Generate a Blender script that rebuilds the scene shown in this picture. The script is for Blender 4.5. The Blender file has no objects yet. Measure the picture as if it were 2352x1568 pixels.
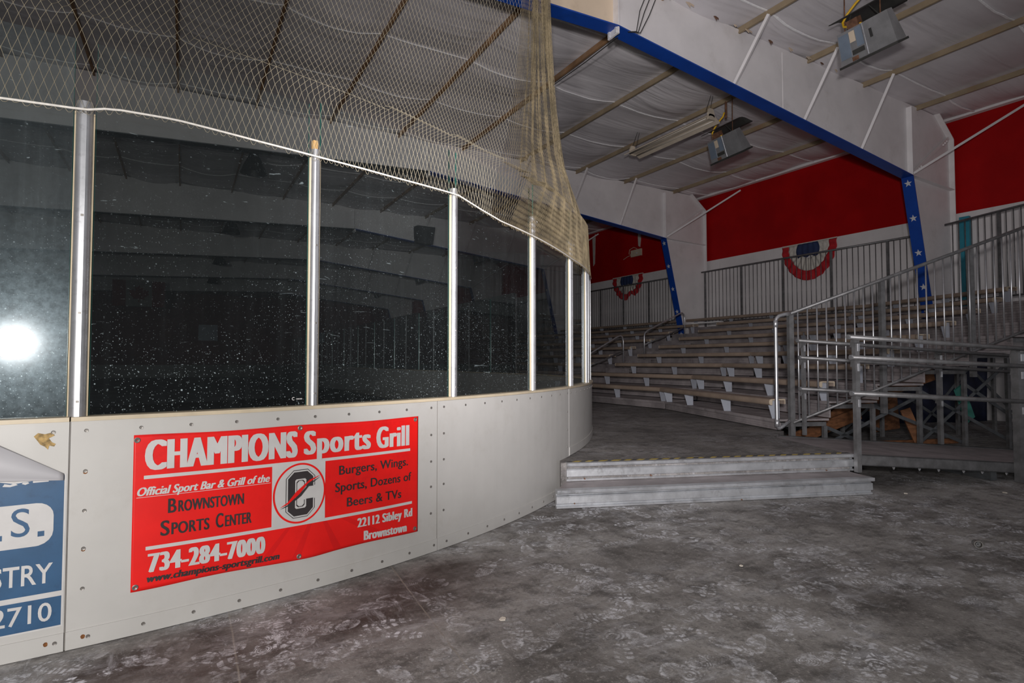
import bpy, bmesh, math, random
from mathutils import Vector, Matrix
from mathutils.geometry import tessellate_polygon
random.seed(7)
S = bpy.context.scene
COL = S.collection
R = math.radians
PI = math.pi

# ------------------------------------------------------------------ camera
cd = bpy.data.cameras.new('camera'); cam = bpy.data.objects.new('camera', cd); COL.objects.link(cam)
cd.lens = 20.0; cd.sensor_width = 36.0; cd.clip_start = 0.05; cd.clip_end = 300
cam.location = (0, 0, 1.37); cam.rotation_euler = (R(92.0), 0, R(-30.0))
S.camera = cam

# ------------------------------------------------------------------ world + lights + exposure
wd = bpy.data.worlds.new('world'); S.world = wd; wd.use_nodes = True
bg = wd.node_tree.nodes['Background']
bg.inputs['Color'].default_value = (0.92, 0.94, 1.0, 1); bg.inputs['Strength'].default_value = 0.20

def lamp(name, kind, loc, energy, size, color=(1, 1, 1), rot=None, sizey=None):
    ld = bpy.data.lights.new(name, kind); ld.energy = energy; ld.color = color
    if kind == 'AREA':
        ld.size = size
        if sizey: ld.shape = 'RECTANGLE'; ld.size_y = sizey
    else:
        ld.shadow_soft_size = size
    o = bpy.data.objects.new(name, ld); COL.objects.link(o); o.location = loc
    if rot: o.rotation_euler = rot
    return o
# the photographer's flash head, on a stand to the left of the camera
lamp('flash_head', 'POINT', (-1.32, -0.55, 1.56), 560, 0.17, (1.0, 0.965, 0.93))
# unseen fill spot added above the camera, beamed up and right into the stands
fs = lamp('stand_fill', 'SPOT', (-0.30, -0.40, 1.85), 2050, 0.12, (1.0, 0.955, 0.96), (R(90 + 11), 0, R(-43)))
fs.data.spot_size = R(78); fs.data.spot_blend = 1.0

S.view_settings.view_transform = 'Standard'; S.view_settings.look = 'None'
S.view_settings.gamma = 1.0; S.view_settings.use_curve_mapping = False
S.view_settings.exposure = 0.0
S.cycles.max_bounces = 8; S.cycles.transparent_max_bounces = 40; S.cycles.glossy_bounces = 4; S.cycles.diffuse_bounces = 4

CX, CY, RK = -1.02, 10.96, 7.55         # rink corner centre and radius (outer board face)

# ------------------------------------------------------------------ materials
class NT:
    """small helper for building node trees"""
    def __init__(s, name):
        s.m = bpy.data.materials.new(name); s.m.use_nodes = True
        s.t = s.m.node_tree; s.t.nodes.clear()
        s.out = s.n('ShaderNodeOutputMaterial')
    def n(s, kind, **kw):
        x = s.t.nodes.new(kind)
        for k, v in kw.items(): setattr(x, k, v)
        return x
    def l(s, a, b): s.t.links.new(a, b)
    def put(s, sock, v):
        if v is None: return
        if isinstance(v, bpy.types.NodeSocket): s.l(v, sock)
        elif isinstance(v, (tuple, list)) and sock.type == 'RGBA' and len(v) == 3: sock.default_value = (*v, 1)
        else: sock.default_value = v
    def math(s, op, a, b=None, c=None, clamp=False):
        x = s.n('ShaderNodeMath', operation=op, use_clamp=clamp)
        for i, v in enumerate((a, b, c)): s.put(x.inputs[i], v)
        return x.outputs[0]
    def vmath(s, op, a, b=None):
        x = s.n('ShaderNodeVectorMath', operation=op)
        for i, v in enumerate((a, b)): s.put(x.inputs[i], v)
        return x.outputs[0]
    def pos(s, scale=(1, 1, 1), loc=(0, 0, 0), kind='Object'):
        c = s.n('ShaderNodeTexCoord'); mp = s.n('ShaderNodeMapping')
        s.l(c.outputs[kind], mp.inputs[0]); mp.inputs['Scale'].default_value = scale; mp.inputs['Location'].default_value = loc
        return mp.outputs[0]
    def noise(s, vec, scale, detail=4, rough=0.55, dist=0.0):
        x = s.n('ShaderNodeTexNoise'); s.put(x.inputs['Vector'], vec)
        x.inputs['Scale'].default_value = scale; x.inputs['Detail'].default_value = detail
        x.inputs['Roughness'].default_value = rough; x.inputs['Distortion'].default_value = dist
        return x.outputs[0]
    def ramp(s, f, a, b, va=0.0, vb=1.0):
        x = s.n('ShaderNodeMapRange', interpolation_type='SMOOTHSTEP'); s.put(x.inputs[0], f)
        for i, v in enumerate((a, b, va, vb)): x.inputs[i + 1].default_value = v
        return x.outputs[0]
    def mix(s, f, a, b):
        x = s.n('ShaderNodeMix', data_type='RGBA'); s.put(x.inputs[0], f); s.put(x.inputs[6], a); s.put(x.inputs[7], b)
        return x.outputs[2]
    def xyz(s, v):
        x = s.n('ShaderNodeSeparateXYZ'); s.l(v, x.inputs[0]); return x.outputs
    def bsdf(s, color, rough=0.6, metal=0.0, bump=None, bstr=0.3, bdist=0.02, spec=None):
        p = s.n('ShaderNodeBsdfPrincipled')
        s.put(p.inputs['Base Color'], color); s.put(p.inputs['Roughness'], rough); s.put(p.inputs['Metallic'], metal)
        if spec is not None: p.inputs['Specular IOR Level'].default_value = spec
        if bump is not None:
            b = s.n('ShaderNodeBump'); b.inputs['Strength'].default_value = bstr; b.inputs['Distance'].default_value = bdist
            s.l(bump, b.inputs['Height']); s.l(b.outputs[0], p.inputs['Normal'])
        return p.outputs[0]
    def done(s, sh): s.l(sh, s.out.inputs[0]); return s.m

def std(name, color, rough=0.6, metal=0.0, vary=0.25, scale=3.0, bstr=0.0, bscale=30.0, stretch=(1, 1, 1), dirt=None, dscale=2.0, damt=0.5, spec=None):
    t = NT(name); v = t.pos(stretch)
    n = t.noise(v, scale, 5, 0.6)
    lo = tuple(c * (1 - vary) for c in color); hi = tuple(min(1, c * (1 + vary)) for c in color)
    c = t.mix(t.ramp(n, .3, .7), lo, hi)
    if dirt:
        c = t.mix(t.ramp(t.noise(v, dscale, 6, .7), .52, .75, 0, damt), c, dirt)
    bump = t.noise(v, bscale, 4) if bstr else None
    return t.done(t.bsdf(c, rough, metal, bump, bstr, .01, spec))

WHITE = std('white_paint', (.76, .735, .74), .55, vary=.06, scale=1.2, dirt=(.33, .29, .25), dscale=1.5, damt=.22)
CREAM = std('cream_paint', (.70, .57, .43), .55, vary=.06, scale=1.5, dirt=(.35, .25, .17), dscale=2, damt=.3)
BLUE = std('blue_paint', (.006, .055, .33), .42, vary=.15, scale=2, dirt=(.005, .03, .14), damt=.5)
STARW = std('star_white', (.62, .62, .64), .5, vary=.05)
ALU = std('aluminium', (.66, .67, .70), .36, .85, vary=.10, scale=6, dirt=(.30, .30, .31), dscale=22, damt=.45)
STEPALU = std('step_aluminium', (.62, .635, .66), .42, .75, vary=.16, scale=5, stretch=(1, 1, 1), dirt=(.26, .25, .25), dscale=9, damt=.6, bstr=.1)
GALV = std('galvanised_steel', (.19, .19, .195), .45, .5, vary=.2, scale=9, dirt=(.10, .097, .095), dscale=5, damt=.6)
DARKSTEEL = std('dark_steel', (.13, .14, .15), .5, .6, vary=.2, scale=6, dirt=(.10, .08, .07), damt=.5)
BENCH = std('bench_anodised', (.33, .255, .20), .45, .15, vary=.14, scale=2.5, dirt=(.22, .20, .18), dscale=1.2, damt=.5)
BENCHEND = std('bench_end_cap', (.50, .42, .32), .5, .0, vary=.1)
TREAD = std('tread_aluminium', (.36, .325, .33), .52, .35, vary=.22, scale=3, stretch=(1, 1, 1), dirt=(.13, .11, .11), dscale=2.2, damt=.6)
BRACKET = std('bracket_zinc', (.50, .53, .60), .5, .35, vary=.06, scale=5)
TAN = std('tan_gasket', (.62, .52, .36), .6, vary=.1)
WOOD = std('raw_wood', (.58, .36, .15), .7, vary=.2, scale=8, stretch=(6, 6, 1))
LUMBER = std('lumber', (.18, .074, .03), .75, vary=.4, scale=4, stretch=(2, 2, 6), dirt=(.04, .02, .012), damt=.5)
TEALB = std('teal_board', (.05, .24, .20), .6, vary=.2)
TEALP = std('teal_paint', (.016, .21, .29), .5, vary=.15)
ROPE = std('white_rope', (.80, .77, .72), .8, vary=.1, scale=60)
NETM = std('net_twine', (.36, .315, .225), .8, vary=.15, scale=3)
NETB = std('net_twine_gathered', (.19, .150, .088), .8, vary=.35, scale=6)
PURLIN = std('purlin_rust', (.30, .17, .085), .65, .1, vary=.3, scale=2.5, dirt=(.42, .37, .30), dscale=1.0, damt=.7)
PURLINC = std('purlin_cream', (.29, .225, .145), .6, .0, vary=.15, scale=2.0, dirt=(.28, .16, .08), dscale=1.4, damt=.7)
SEAM = std('seam_tape', (.95, .95, .97), .4, vary=.1, scale=20)
YELLOW = std('yellow_hose', (.75, .45, .02), .45, vary=.15)
RED = std('red_vinyl', (.83, .012, .010), .33, vary=.07, scale=3, dirt=(.52, .008, .012), dscale=2.2, damt=.55)
REDDARK = std('red_vinyl_ray', (.72, .010, .010), .33, vary=.08)
VWHITE = std('vinyl_white', (.60, .59, .585), .4, vary=.05, scale=8)
VBLACK = std('vinyl_black', (.035, .03, .032), .4, vary=.3)
VBLUE = std('vinyl_blue', (.026, .092, .20), .45, vary=.10, scale=5, dirt=(.014, .05, .12), dscale=14, damt=.6)
VBACK = std('vinyl_back', (.47, .465, .49), .38, vary=.04)
BOARDW = std('board_plastic', (.535, .525, .505), .42, vary=.035, scale=2.5, dirt=(.43, .405, .37), dscale=3.5, damt=.35)
CAPM = std('cap_rail_plastic', (.60, .51, .37), .45, vary=.12, scale=4, dirt=(.38, .31, .2), damt=.4)
SEAMDK = std('joint_dark', (.20, .185, .17), .6, vary=.2)
SCREW = std('screw_steel', (.26, .245, .23), .45, .6, vary=.2)
RUSTY = std('rust_stain', (.20, .075, .02), .8, vary=.4, scale=40)
HAZY = std('hazard_yellow', (.50, .36, .05), .6, vary=.25, scale=14, dirt=(.10, .09, .07), dscale=8, damt=.7)
HAZK = std('hazard_black', (.05, .05, .05), .6, vary=.2)
BUNTR = std('bunting_red', (.45, .012, .02), .8, vary=.15, scale=9)
BUNTW = std('bunting_white', (.58, .55, .50), .85, vary=.08, scale=9)
BUNTB = std('bunting_navy', (.02, .035, .10), .85, vary=.2)
HEATM = std('heater_metal', (.40, .405, .42), .38, .6, vary=.12, scale=5)
HEATB = std('heater_blue_panel', (.20, .25, .32), .45, .2, vary=.12)
HEATD = std('heater_dark', (.045, .045, .042), .6, .2, vary=.2)
FIXT = std('fixture_enamel', (.60, .52, .42), .5, vary=.1)
TUBE = std('fluorescent_tube_off', (.52, .47, .40), .3, vary=.04)
RUSTR = std('rusty_hanger', (.17, .085, .05), .75, .2, vary=.4, scale=12)
CABLE = std('black_cable', (.03, .03, .03), .6, vary=.2)
BOXBEIGE = std('beige_plastic', (.62, .52, .40), .5, vary=.08)
PLANKW = std('white_plank', (.80, .80, .80), .5, vary=.05)
CHIP = std('paint_chip', (.80, .74, .64), .7, vary=.08)
PITCH = std('black_speaker', (.05, .05, .052), .6, vary=.2)
LAMPM = std('lamp_dark_metal', (.05, .05, .05), .5, .5, vary=.2)
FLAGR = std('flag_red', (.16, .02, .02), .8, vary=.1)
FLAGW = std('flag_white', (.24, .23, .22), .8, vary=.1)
FARRED = std('far_wall_paint', (.33, .13, .12), .7, vary=.2, scale=.5)

def wall_material():
    t = NT('painted_wall_red_over_white'); v = t.pos()
    z = t.xyz(v)[2]
    n = t.noise(v, .8, 5, .6)
    red = t.mix(t.ramp(n, .35, .7), (.33, .0015, .003), (.42, .003, .004))
    lines = t.noise(t.pos((1, 1.1, .03)), 1.0, 2)
    wh = t.mix(t.ramp(n, .3, .7), (.66, .635, .64), (.76, .735, .74))
    wh = t.mix(t.ramp(t.noise(t.pos((1, 6, .25)), 2, 5, .7), .55, .8, 0, .35), wh, (.36, .33, .31))
    m = t.math('GREATER_THAN', z, 4.97)
    return t.done(t.bsdf(t.mix(m, wh, red), .6, 0, spec=.15))
WALLM = wall_material()

def ceiling_material():
    t = NT('insulation_fabric'); v = t.pos()
    big = t.noise(t.pos((.22, 1.5, 1)), 1.0, 3, .5, .8)
    fine = t.noise(t.pos((.30, 3.8, 1)), 1.0, 2, .45, 1.3)
    amt = t.ramp(t.noise(v, .35, 2, .5), .35, .65, .25, 1.0)
    h = t.math('ADD', big, t.math('MULTIPLY', t.math('MULTIPLY', fine, amt), .5))
    n = t.noise(v, .5, 5, .6)
    c = t.mix(t.ramp(n, .3, .7), (.62, .595, .615), (.74, .715, .735))
    c = t.mix(t.ramp(t.noise(v, .9, 6, .75), .66, .80, 0, .5), c, (.30, .25, .21))
    return t.done(t.bsdf(c, .45, 0, h, .55, .12))
CEILM = ceiling_material()

def floor_material(name, base1, base2, dust, prints=1.0, near=False):
    t = NT(name); v = t.pos()
    n1 = t.noise(v, .8, 8, .68); n2 = t.noise(v, 4.2, 7, .72); n3 = t.noise(v, 45, 4, .7)
    c = t.mix(t.ramp(n1, .34, .66), base1, base2)
    c = t.mix(t.ramp(n2, .47, .62, 0, .62), c, tuple(x * .45 for x in base1))                      # dark scuffs
    c = t.mix(t.ramp(t.noise(t.pos((1.6, .55, 1), (3, 1, 0)), 1.6, 6, .7), .56, .72, 0, .5), c, tuple(x * .35 for x in base1))
    c = t.mix(t.ramp(t.noise(v, 17, 6, .8), .52, .68, 0, .42), c, tuple(min(1, x * 1.5) for x in base2))
    c = t.mix(t.ramp(t.noise(v, 26, 5, .8), .50, .66, 0, .45), c, tuple(x * .5 for x in base1))
    c = t.mix(t.ramp(n3, .56, .70, 0, .35), c, tuple(min(1, x * 1.9) for x in base2))                # grit
    if near:
        p = t.xyz(v)
        dx = t.math('SUBTRACT', p[0], CX); dy = t.math('SUBTRACT', p[1], CY)
        rad = t.math('SUBTRACT', t.math('SQRT', t.math('ADD', t.math('MULTIPLY', dx, dx), t.math('MULTIPLY', dy, dy))), RK)
        wob = t.math('ADD', rad, t.math('MULTIPLY', t.math('SUBTRACT', t.noise(v, 2.3, 5, .7), .5), .9))
        st = t.math('MULTIPLY', t.ramp(wob, .08, .30, 0, 1), t.ramp(wob, .55, .95, 1, 0))
        st = t.math('MULTIPLY', st, t.ramp(t.noise(v, 1.1, 4, .6), .40, .60, .2, .85))
        st = t.math('MULTIPLY', st, t.ramp(p[0], 1.2, 2.6, 1, .25))
        c = t.mix(st, c, (.040, .024, .018))                                                          # brown spill stain along the boards
        for (xa, ya, xb, yb) in ((.24, 3.50, .23, 2.2), (1.21, 3.52, 1.10, 2.0)):
            ln = math.hypot(xb - xa, yb - ya); nx, nyy = (yb - ya) / ln, -(xb - xa) / ln
            d = t.math('ADD', t.math('MULTIPLY', t.math('SUBTRACT', p[0], xa), nx), t.math('MULTIPLY', t.math('SUBTRACT', p[1], ya), nyy))
            d = t.math('ABSOLUTE', t.math('ADD', d, t.math('MULTIPLY', t.math('SUBTRACT', t.noise(v, 6, 3), .5), .012)))
            c = t.mix(t.math('MULTIPLY', t.ramp(d, .002, .006, 1, 0), t.ramp(n2, .35, .55, .3, .9)), c, (.26, .235, .20))   # saw-cut joints
    clear = t.ramp(t.noise(t.pos((1, 1, 1), (7, 2, 0)), .9, 3, .55), .34, .60)
    haze = t.math('MAXIMUM', t.ramp(t.noise(t.pos((.8, 2.2, 1), (2, 9, 0)), 2.4, 7, .78), .48, .74, 0, .50), t.ramp(t.noise(t.pos((3.2, 1.0, 1), (5, 3, 0)), 3.1, 7, .8, .6), .54, .72, 0, .55))
    tot = t.math('MULTIPLY', haze, clear)
    spk = t.math('MULTIPLY', t.ramp(t.noise(v, 85, 3, .6), .66, .74, 0, .55), clear)
    tot = t.math('MAXIMUM', tot, spk)
    layers = ((2.6, (0, 0, 0), .050, .14, 130, 0), (2.1, (4.3, 1.7, 0), .048, .135, 200, 1), (3.1, (9.1, 5.2, 0), .044, .12, 160, 0), (2.4, (13.7, 8.8, 0), .05, .14, 100, 1), (2.9, (17.1, 3.3, 0), .046, .13, 0, 2), (2.2, (21.9, 6.1, 0), .055, .15, 240, 0), (3.6, (27.3, 2.2, 0), .07, .05, 0, 2))
    for k, (sc, off, a, b, fr, mode) in enumerate(layers):
        pv = t.pos((1, 1, 1), off)
        vo = t.n('ShaderNodeTexVoronoi', voronoi_dimensions='2D'); t.l(pv, vo.inputs['Vector']); vo.inputs['Scale'].default_value = sc
        d = t.vmath('SUBTRACT', pv, vo.outputs['Position'])
        rc = t.n('ShaderNodeSeparateColor'); t.l(vo.outputs['Color'], rc.inputs[0])
        ang = t.math('ADD', t.math('MULTIPLY', rc.outputs[0], 2.6), .35)
        cs, sn = t.math('COSINE', ang), t.math('SINE', ang)
        o = t.xyz(d)
        lx = t.math('ADD', t.math('MULTIPLY', cs, o[0]), t.math('MULTIPLY', sn, o[1]))
        ly = t.math('SUBTRACT', t.math('MULTIPLY', cs, o[1]), t.math('MULTIPLY', sn, o[0]))
        waist = t.math('ADD', 1.0, t.math('MULTIPLY', t.math('SINE', t.math('MULTIPLY', t.math('ADD', ly, .02), 22)), .16))
        e = t.math('ADD', t.math('POWER', t.math('DIVIDE', lx, t.math('MULTIPLY', waist, a)), 2), t.math('POWER', t.math('DIVIDE', ly, b), 2))
        e = t.math('ADD', e, t.math('MULTIPLY', t.math('SUBTRACT', t.noise(v, 24, 4, .7), .5), .9))
        m = t.ramp(e, .80, 1.12, 1, 0)
        if mode == 0:      # lugged sole: bars cut by a centre line
            st = t.math('SINE', t.math('ADD', t.math('MULTIPLY', ly, fr), t.math('MULTIPLY', t.math('ABSOLUTE', lx), fr * .25)))
            tr = t.math('MULTIPLY', t.ramp(st, -.5, .0, .12, 1), t.ramp(t.math('ABSOLUTE', lx), .004, .008, .2, 1))
        elif mode == 1:    # rings under heel and ball
            q = t.math('SQRT', t.math('ADD', t.math('POWER', lx, 2), t.math('POWER', t.math('MULTIPLY', t.math('SUBTRACT', t.math('ABSOLUTE', ly), .07), .8), 2)))
            tr = t.ramp(t.math('SINE', t.math('MULTIPLY', q, fr * 3)), -.4, .2, .25, 1)
        else: tr = t.ramp(e, .2, .95, .45, 1)
        pr = t.ramp(rc.outputs[1], .15, .70)
        wear = t.ramp(t.noise(v, 15, 6, .82), .43, .60)
        m = t.math('MULTIPLY', t.math('MULTIPLY', m, tr), t.math('MULTIPLY', pr, wear))
        tot = t.math('MAXIMUM', tot, t.math('MULTIPLY', m, t.math('MULTIPLY', clear, prints)))
    c = t.mix(t.math('MULTIPLY', tot, 1.0, clamp=True), c, dust)
    return t.done(t.bsdf(c, t.math('ADD', .55, t.math('MULTIPLY', n2, .25)), 0, t.math('ADD', n3, t.math('MULTIPLY', n2, 1.5)), .25, .012, spec=.3))
FLOORM = floor_material('dirty_concrete', (.15, .139, .132), (.37, .355, .342), (.74, .75, .80), 1.0, True)
PLATM = floor_material('dirty_platform', (.14, .13, .125), (.28, .263, .252), (.55, .55, .58), .5)

def ice_material():
    t = NT('bare_rink_floor'); v = t.pos()
    c = t.mix(t.ramp(t.noise(v, .35, 5, .6), .35, .65), (.10, .11, .125), (.22, .235, .26))
    return t.done(t.bsdf(c, .35, 0, t.noise(v, 6, 4), .1, .02))
ICEM = ice_material()

def glass_material(name, dirt=.5, haze=.03, halo=.0, tint=(.88, .95, .93)):
    t = NT(name); v = t.pos(kind='Object')
    tr = t.n('ShaderNodeBsdfTransparent'); t.put(tr.inputs[0], tint)
    gl = t.n('ShaderNodeBsdfGlossy'); gl.inputs['Roughness'].default_value = .0; t.put(gl.inputs[0], (.85, .92, .93))
    fr = t.n('ShaderNodeFresnel'); fr.inputs[0].default_value = 1.45
    m1 = t.n('ShaderNodeMixShader'); t.l(t.math('MULTIPLY', fr.outputs[0], .8), m1.inputs[0]); t.l(tr.outputs[0], m1.inputs[1]); t.l(gl.outputs[0], m1.inputs[2])
    df = t.n('ShaderNodeBsdfDiffuse'); t.put(df.inputs[0], (.55, .66, .70))
    z = t.xyz(v)[2]
    low = t.ramp(z, 1.0, 2.35, 1.0, .12)
    fac = None
    for sc, rad, pmin in ((32, .15, .35), (75, .20, .35), (12, .075, .65), (130, .22, .62)):
        vo = t.n('ShaderNodeTexVoronoi'); t.l(v, vo.inputs['Vector']); vo.inputs['Scale'].default_value = sc
        rc = t.n('ShaderNodeSeparateColor'); t.l(vo.outputs['Color'], rc.inputs[0])
        s = t.math('MULTIPLY', t.ramp(vo.outputs['Distance'], rad * .35, rad, 1, 0), t.ramp(rc.outputs[0], pmin, pmin + .25))
        fac = s if fac is None else t.math('MAXIMUM', fac, s)
    clump = t.ramp(t.noise(v, 2.2, 3, .6), .36, .60, .15, 1)
    fac = t.math('MULTIPLY', t.math('MULTIPLY', fac, dirt), t.math('MULTIPLY', low, clump))
    streak = t.ramp(t.noise(t.pos((9, 9, .5)), 1.6, 5, .7), .45, .85, 0, 1)
    hz = t.math('MULTIPLY', t.math('ADD', .45, t.math('MULTIPLY', streak, .9)), haze)
    scr = t.ramp(t.noise(t.pos((3, 3, 14)), 2.0, 3, .5, 3.0), .70, .74, 0, dirt * .25)
    fac = t.math('ADD', t.math('MAXIMUM', fac, scr), hz, clamp=True)
    m2 = t.n('ShaderNodeMixShader'); t.l(fac, m2.inputs[0]); t.l(m1.outputs[0], m2.inputs[1]); t.l(df.outputs[0], m2.inputs[2])
    sh = m2.outputs[0]
    if halo:
        g2 = t.n('ShaderNodeBsdfGlossy'); g2.inputs['Roughness'].default_value = .30; t.put(g2.inputs[0], (.62, .80, .90))
        g3 = t.n('ShaderNodeBsdfGlossy'); g3.inputs['Roughness'].default_value = .12; t.put(g3.inputs[0], (.85, .93, .98))
        m3 = t.n('ShaderNodeMixShader'); t.put(m3.inputs[0], t.math('MULTIPLY', t.ramp(t.noise(v, 30, 6, .8), .25, .75, .5, 1.5), halo)); t.l(sh, m3.inputs[1]); t.l(g2.outputs[0], m3.inputs[2])
        m4 = t.n('ShaderNodeMixShader'); m4.inputs[0].default_value = halo * .35; t.l(m3.outputs[0], m4.inputs[1]); t.l(g3.outputs[0], m4.inputs[2])
        sh = m4.outputs[0]
    return t.done(sh)
GLASS = glass_material('rink_glass', .8, .014, 0, (.93, .975, .965))
GLASSD = glass_material('rink_glass_smeared', .8, .05, .016)
GLASSF = glass_material('rink_glass_far', .3, .02, 0, (.80, .88, .86))
def edge_material():
    t = NT('glass_edge'); return t.done(t.bsdf((.02, .10, .085), .2, 0))
EDGE = edge_material()

# ------------------------------------------------------------------ mesh helpers
class MB:
    def __init__(s): s.v = []; s.f = []
    def quad(s, a, b, c, d):
        n = len(s.v); s.v += [tuple(a), tuple(b), tuple(c), tuple(d)]; s.f.append((n, n + 1, n + 2, n + 3)); return s
    def hexa(s, p):
        """p: 4 bottom + 4 top points, same order"""
        n = len(s.v); s.v += [tuple(x) for x in p]
        for q in ((3, 2, 1, 0), (4, 5, 6, 7), (0, 1, 5, 4), (1, 2, 6, 5), (2, 3, 7, 6), (3, 0, 4, 7)): s.f.append(tuple(n + i for i in q))
        return s
    def box(s, x0, x1, y0, y1, z0, z1):
        return s.hexa([(x0, y0, z0), (x1, y0, z0), (x1, y1, z0), (x0, y1, z0), (x0, y0, z1), (x1, y0, z1), (x1, y1, z1), (x0, y1, z1)])
    def bar(s, a, b, w, h, up=(0, 0, 1)):
        a, b = Vector(a), Vector(b); d = (b - a).normalized(); u = Vector(up)
        if abs(d.dot(u)) > .98: u = Vector((1, 0, 0))
        r = d.cross(u).normalized(); u = r.cross(d).normalized(); r *= w / 2; u *= h / 2
        return s.hexa([a - r - u, a + r - u, b + r - u, b - r - u, a - r + u, a + r + u, b + r + u, b - r + u])
    def tube(s, pts, rad, n=8, cap=True):
        pts = [Vector(p) for p in pts]; rings = []; base = len(s.v)
        ref = None
        for i, p in enumerate(pts):
            d = (pts[min(i + 1, len(pts) - 1)] - pts[max(i - 1, 0)]).normalized()
            if ref is None:
                ref = Vector((0, 0, 1)) if abs(d.z) < .9 else Vector((1, 0, 0))
            r = d.cross(ref)
            if r.length < 1e-4: r = d.orthogonal()
            r.normalize(); u = r.cross(d).normalized(); ref = u
            rr = rad[i] if isinstance(rad, (list, tuple)) else rad
            for k in range(n):
                a = 2 * PI * k / n; s.v.append(tuple(p + r * math.cos(a) * rr + u * math.sin(a) * rr))
        for i in range(len(pts) - 1):
            for k in range(n):
                a = base + i * n + k; b = base + i * n + (k + 1) % n
                s.f.append((a, b, b + n, a + n))
        if cap:
            s.f.append(tuple(base + k for k in range(n))[::-1]); s.f.append(tuple(base + (len(pts) - 1) * n + k for k in range(n)))
        return s
    def grid(s, fn, nu, nv):
        b = len(s.v)
        for i in range(nu + 1):
            for j in range(nv + 1): s.v.append(tuple(fn(i / nu, j / nv)))
        for i in range(nu):
            for j in range(nv):
                a = b + i * (nv + 1) + j; s.f.append((a, a + nv + 1, a + nv + 2, a + 1))
        return s
    def prism(s, poly, fn, t0, t1):
        """poly: 2-D outline, fn(p, t) -> 3-D point"""
        n = len(poly); b = len(s.v)
        for t in (t0, t1):
            for p in poly: s.v.append(tuple(fn(p, t)))
        tri = tessellate_polygon([[Vector((p[0], p[1], 0)) for p in poly]])
        for q in tri:
            s.f.append(tuple(b + i for i in q)); s.f.append(tuple(b + n + i for i in q[::-1]))
        for i in range(n):
            j = (i + 1) % n; s.f.append((b + i, b + j, b + n + j, b + n + i))
        return s
    def lathe(s, prof, center, n=20, axis='z'):
        b = len(s.v)
        for r, z in prof:
            for k in range(n):
                a = 2 * PI * k / n; p = (r * math.cos(a), r * math.sin(a), z)
                if axis == 'y': p = (p[0], p[2], p[1])
                s.v.append((center[0] + p[0], center[1] + p[1], center[2] + p[2]))
        for i in range(len(prof) - 1):
            for k in range(n):
                a = b + i * n + k; c = b + i * n + (k + 1) % n; s.f.append((a, c, c + n, a + n))
        return s

def mesh_of(name, mb, mat, smooth=False, fix=True):
    me = bpy.data.meshes.new(name); me.from_pydata(mb.v, [], mb.f); me.materials.append(mat)
    if fix and len(mb.f) < 30000:
        bm = bmesh.new(); bm.from_mesh(me); bmesh.ops.recalc_face_normals(bm, faces=bm.faces); bm.to_mesh(me); bm.free()
    if smooth:
        for p in me.polygons: p.use_smooth = True
        if smooth == 'angle': me.set_sharp_from_angle(angle=R(35))
    me.update(); return me
def tag(o, label=None, cat=None, group=None, kind=None):
    if label: o['label'] = label
    if cat: o['category'] = cat
    if group: o['group'] = group
    if kind: o['kind'] = kind
    return o
def thing(name, label, cat, loc=(0, 0, 0), group=None):
    o = bpy.data.objects.new(name, None); COL.objects.link(o); o.location = loc; o.empty_display_size = .2
    return tag(o, label, cat, group)
def hang(o, parent):
    o.parent = parent
    if parent.type == 'EMPTY': o.matrix_parent_inverse = Matrix.Translation(-Vector(parent.location))
    return o
def obj(name, mb, mat, parent=None, smooth=False, fix=True):
    o = bpy.data.objects.new(name, mesh_of(name, mb, mat, smooth, fix)); COL.objects.link(o)
    return hang(o, parent) if parent else o
def again(src, parent, loc, rz=None):
    o = src.copy(); COL.objects.link(o); hang(o, parent); o.location = loc
    if rz is not None: o.rotation_euler = (0, 0, rz)
    return o
def copy_tree(src, loc, label, group=None):
    r = src.copy(); COL.objects.link(r); r.location = loc; r['label'] = label
    if group: r['group'] = group
    for ch in list(src.children):
        c = ch.copy(); COL.objects.link(c); c.parent = r; c.matrix_parent_inverse = ch.matrix_parent_inverse.copy()
        for g in list(ch.children):
            d = g.copy(); COL.objects.link(d); d.parent = c; d.matrix_parent_inverse = g.matrix_parent_inverse.copy()
    return r
def structure(o): o['kind'] = 'structure'; return o

# ------------------------------------------------------------------ layout (metres, +X to the bleacher wall, +Y down the rink)
XW = 16.3                               # bleacher-side wall
FY = [6.6, 14.2, 21.8, 29.4, 37.0, 44.6]
ZR = 7.32
YF = 57.0
def rink(a, r=RK, z=0.0):
    """a = degrees round the corner; below 0 the straight end boards, above 90 the straight side boards"""
    if a < 0: return Vector((CX + RK * R(a), CY - r, z))
    if a > 90: return Vector((CX + r, CY + RK * R(a - 90), z))
    return Vector((CX + r * math.sin(R(a)), CY - r * math.cos(R(a)), z))
PH = R(20)
E1 = Vector((math.cos(PH), -math.sin(PH), 0)); E2 = Vector((math.sin(PH), math.cos(PH), 0))
def L(a, b, z=0.0):
    """point in the turned frame of the steps, ramp and near bleacher"""
    p = E1 * a + E2 * b; return Vector((p.x, p.y, z))
PZ = 0.365                              # platform level

# ------------------------------------------------------------------ shell
fl = MB().grid(lambda u, v: (-22 + u * 42, -14 + v * 74, 0), 4, 4)
structure(obj('floor', fl, FLOORM))
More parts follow.
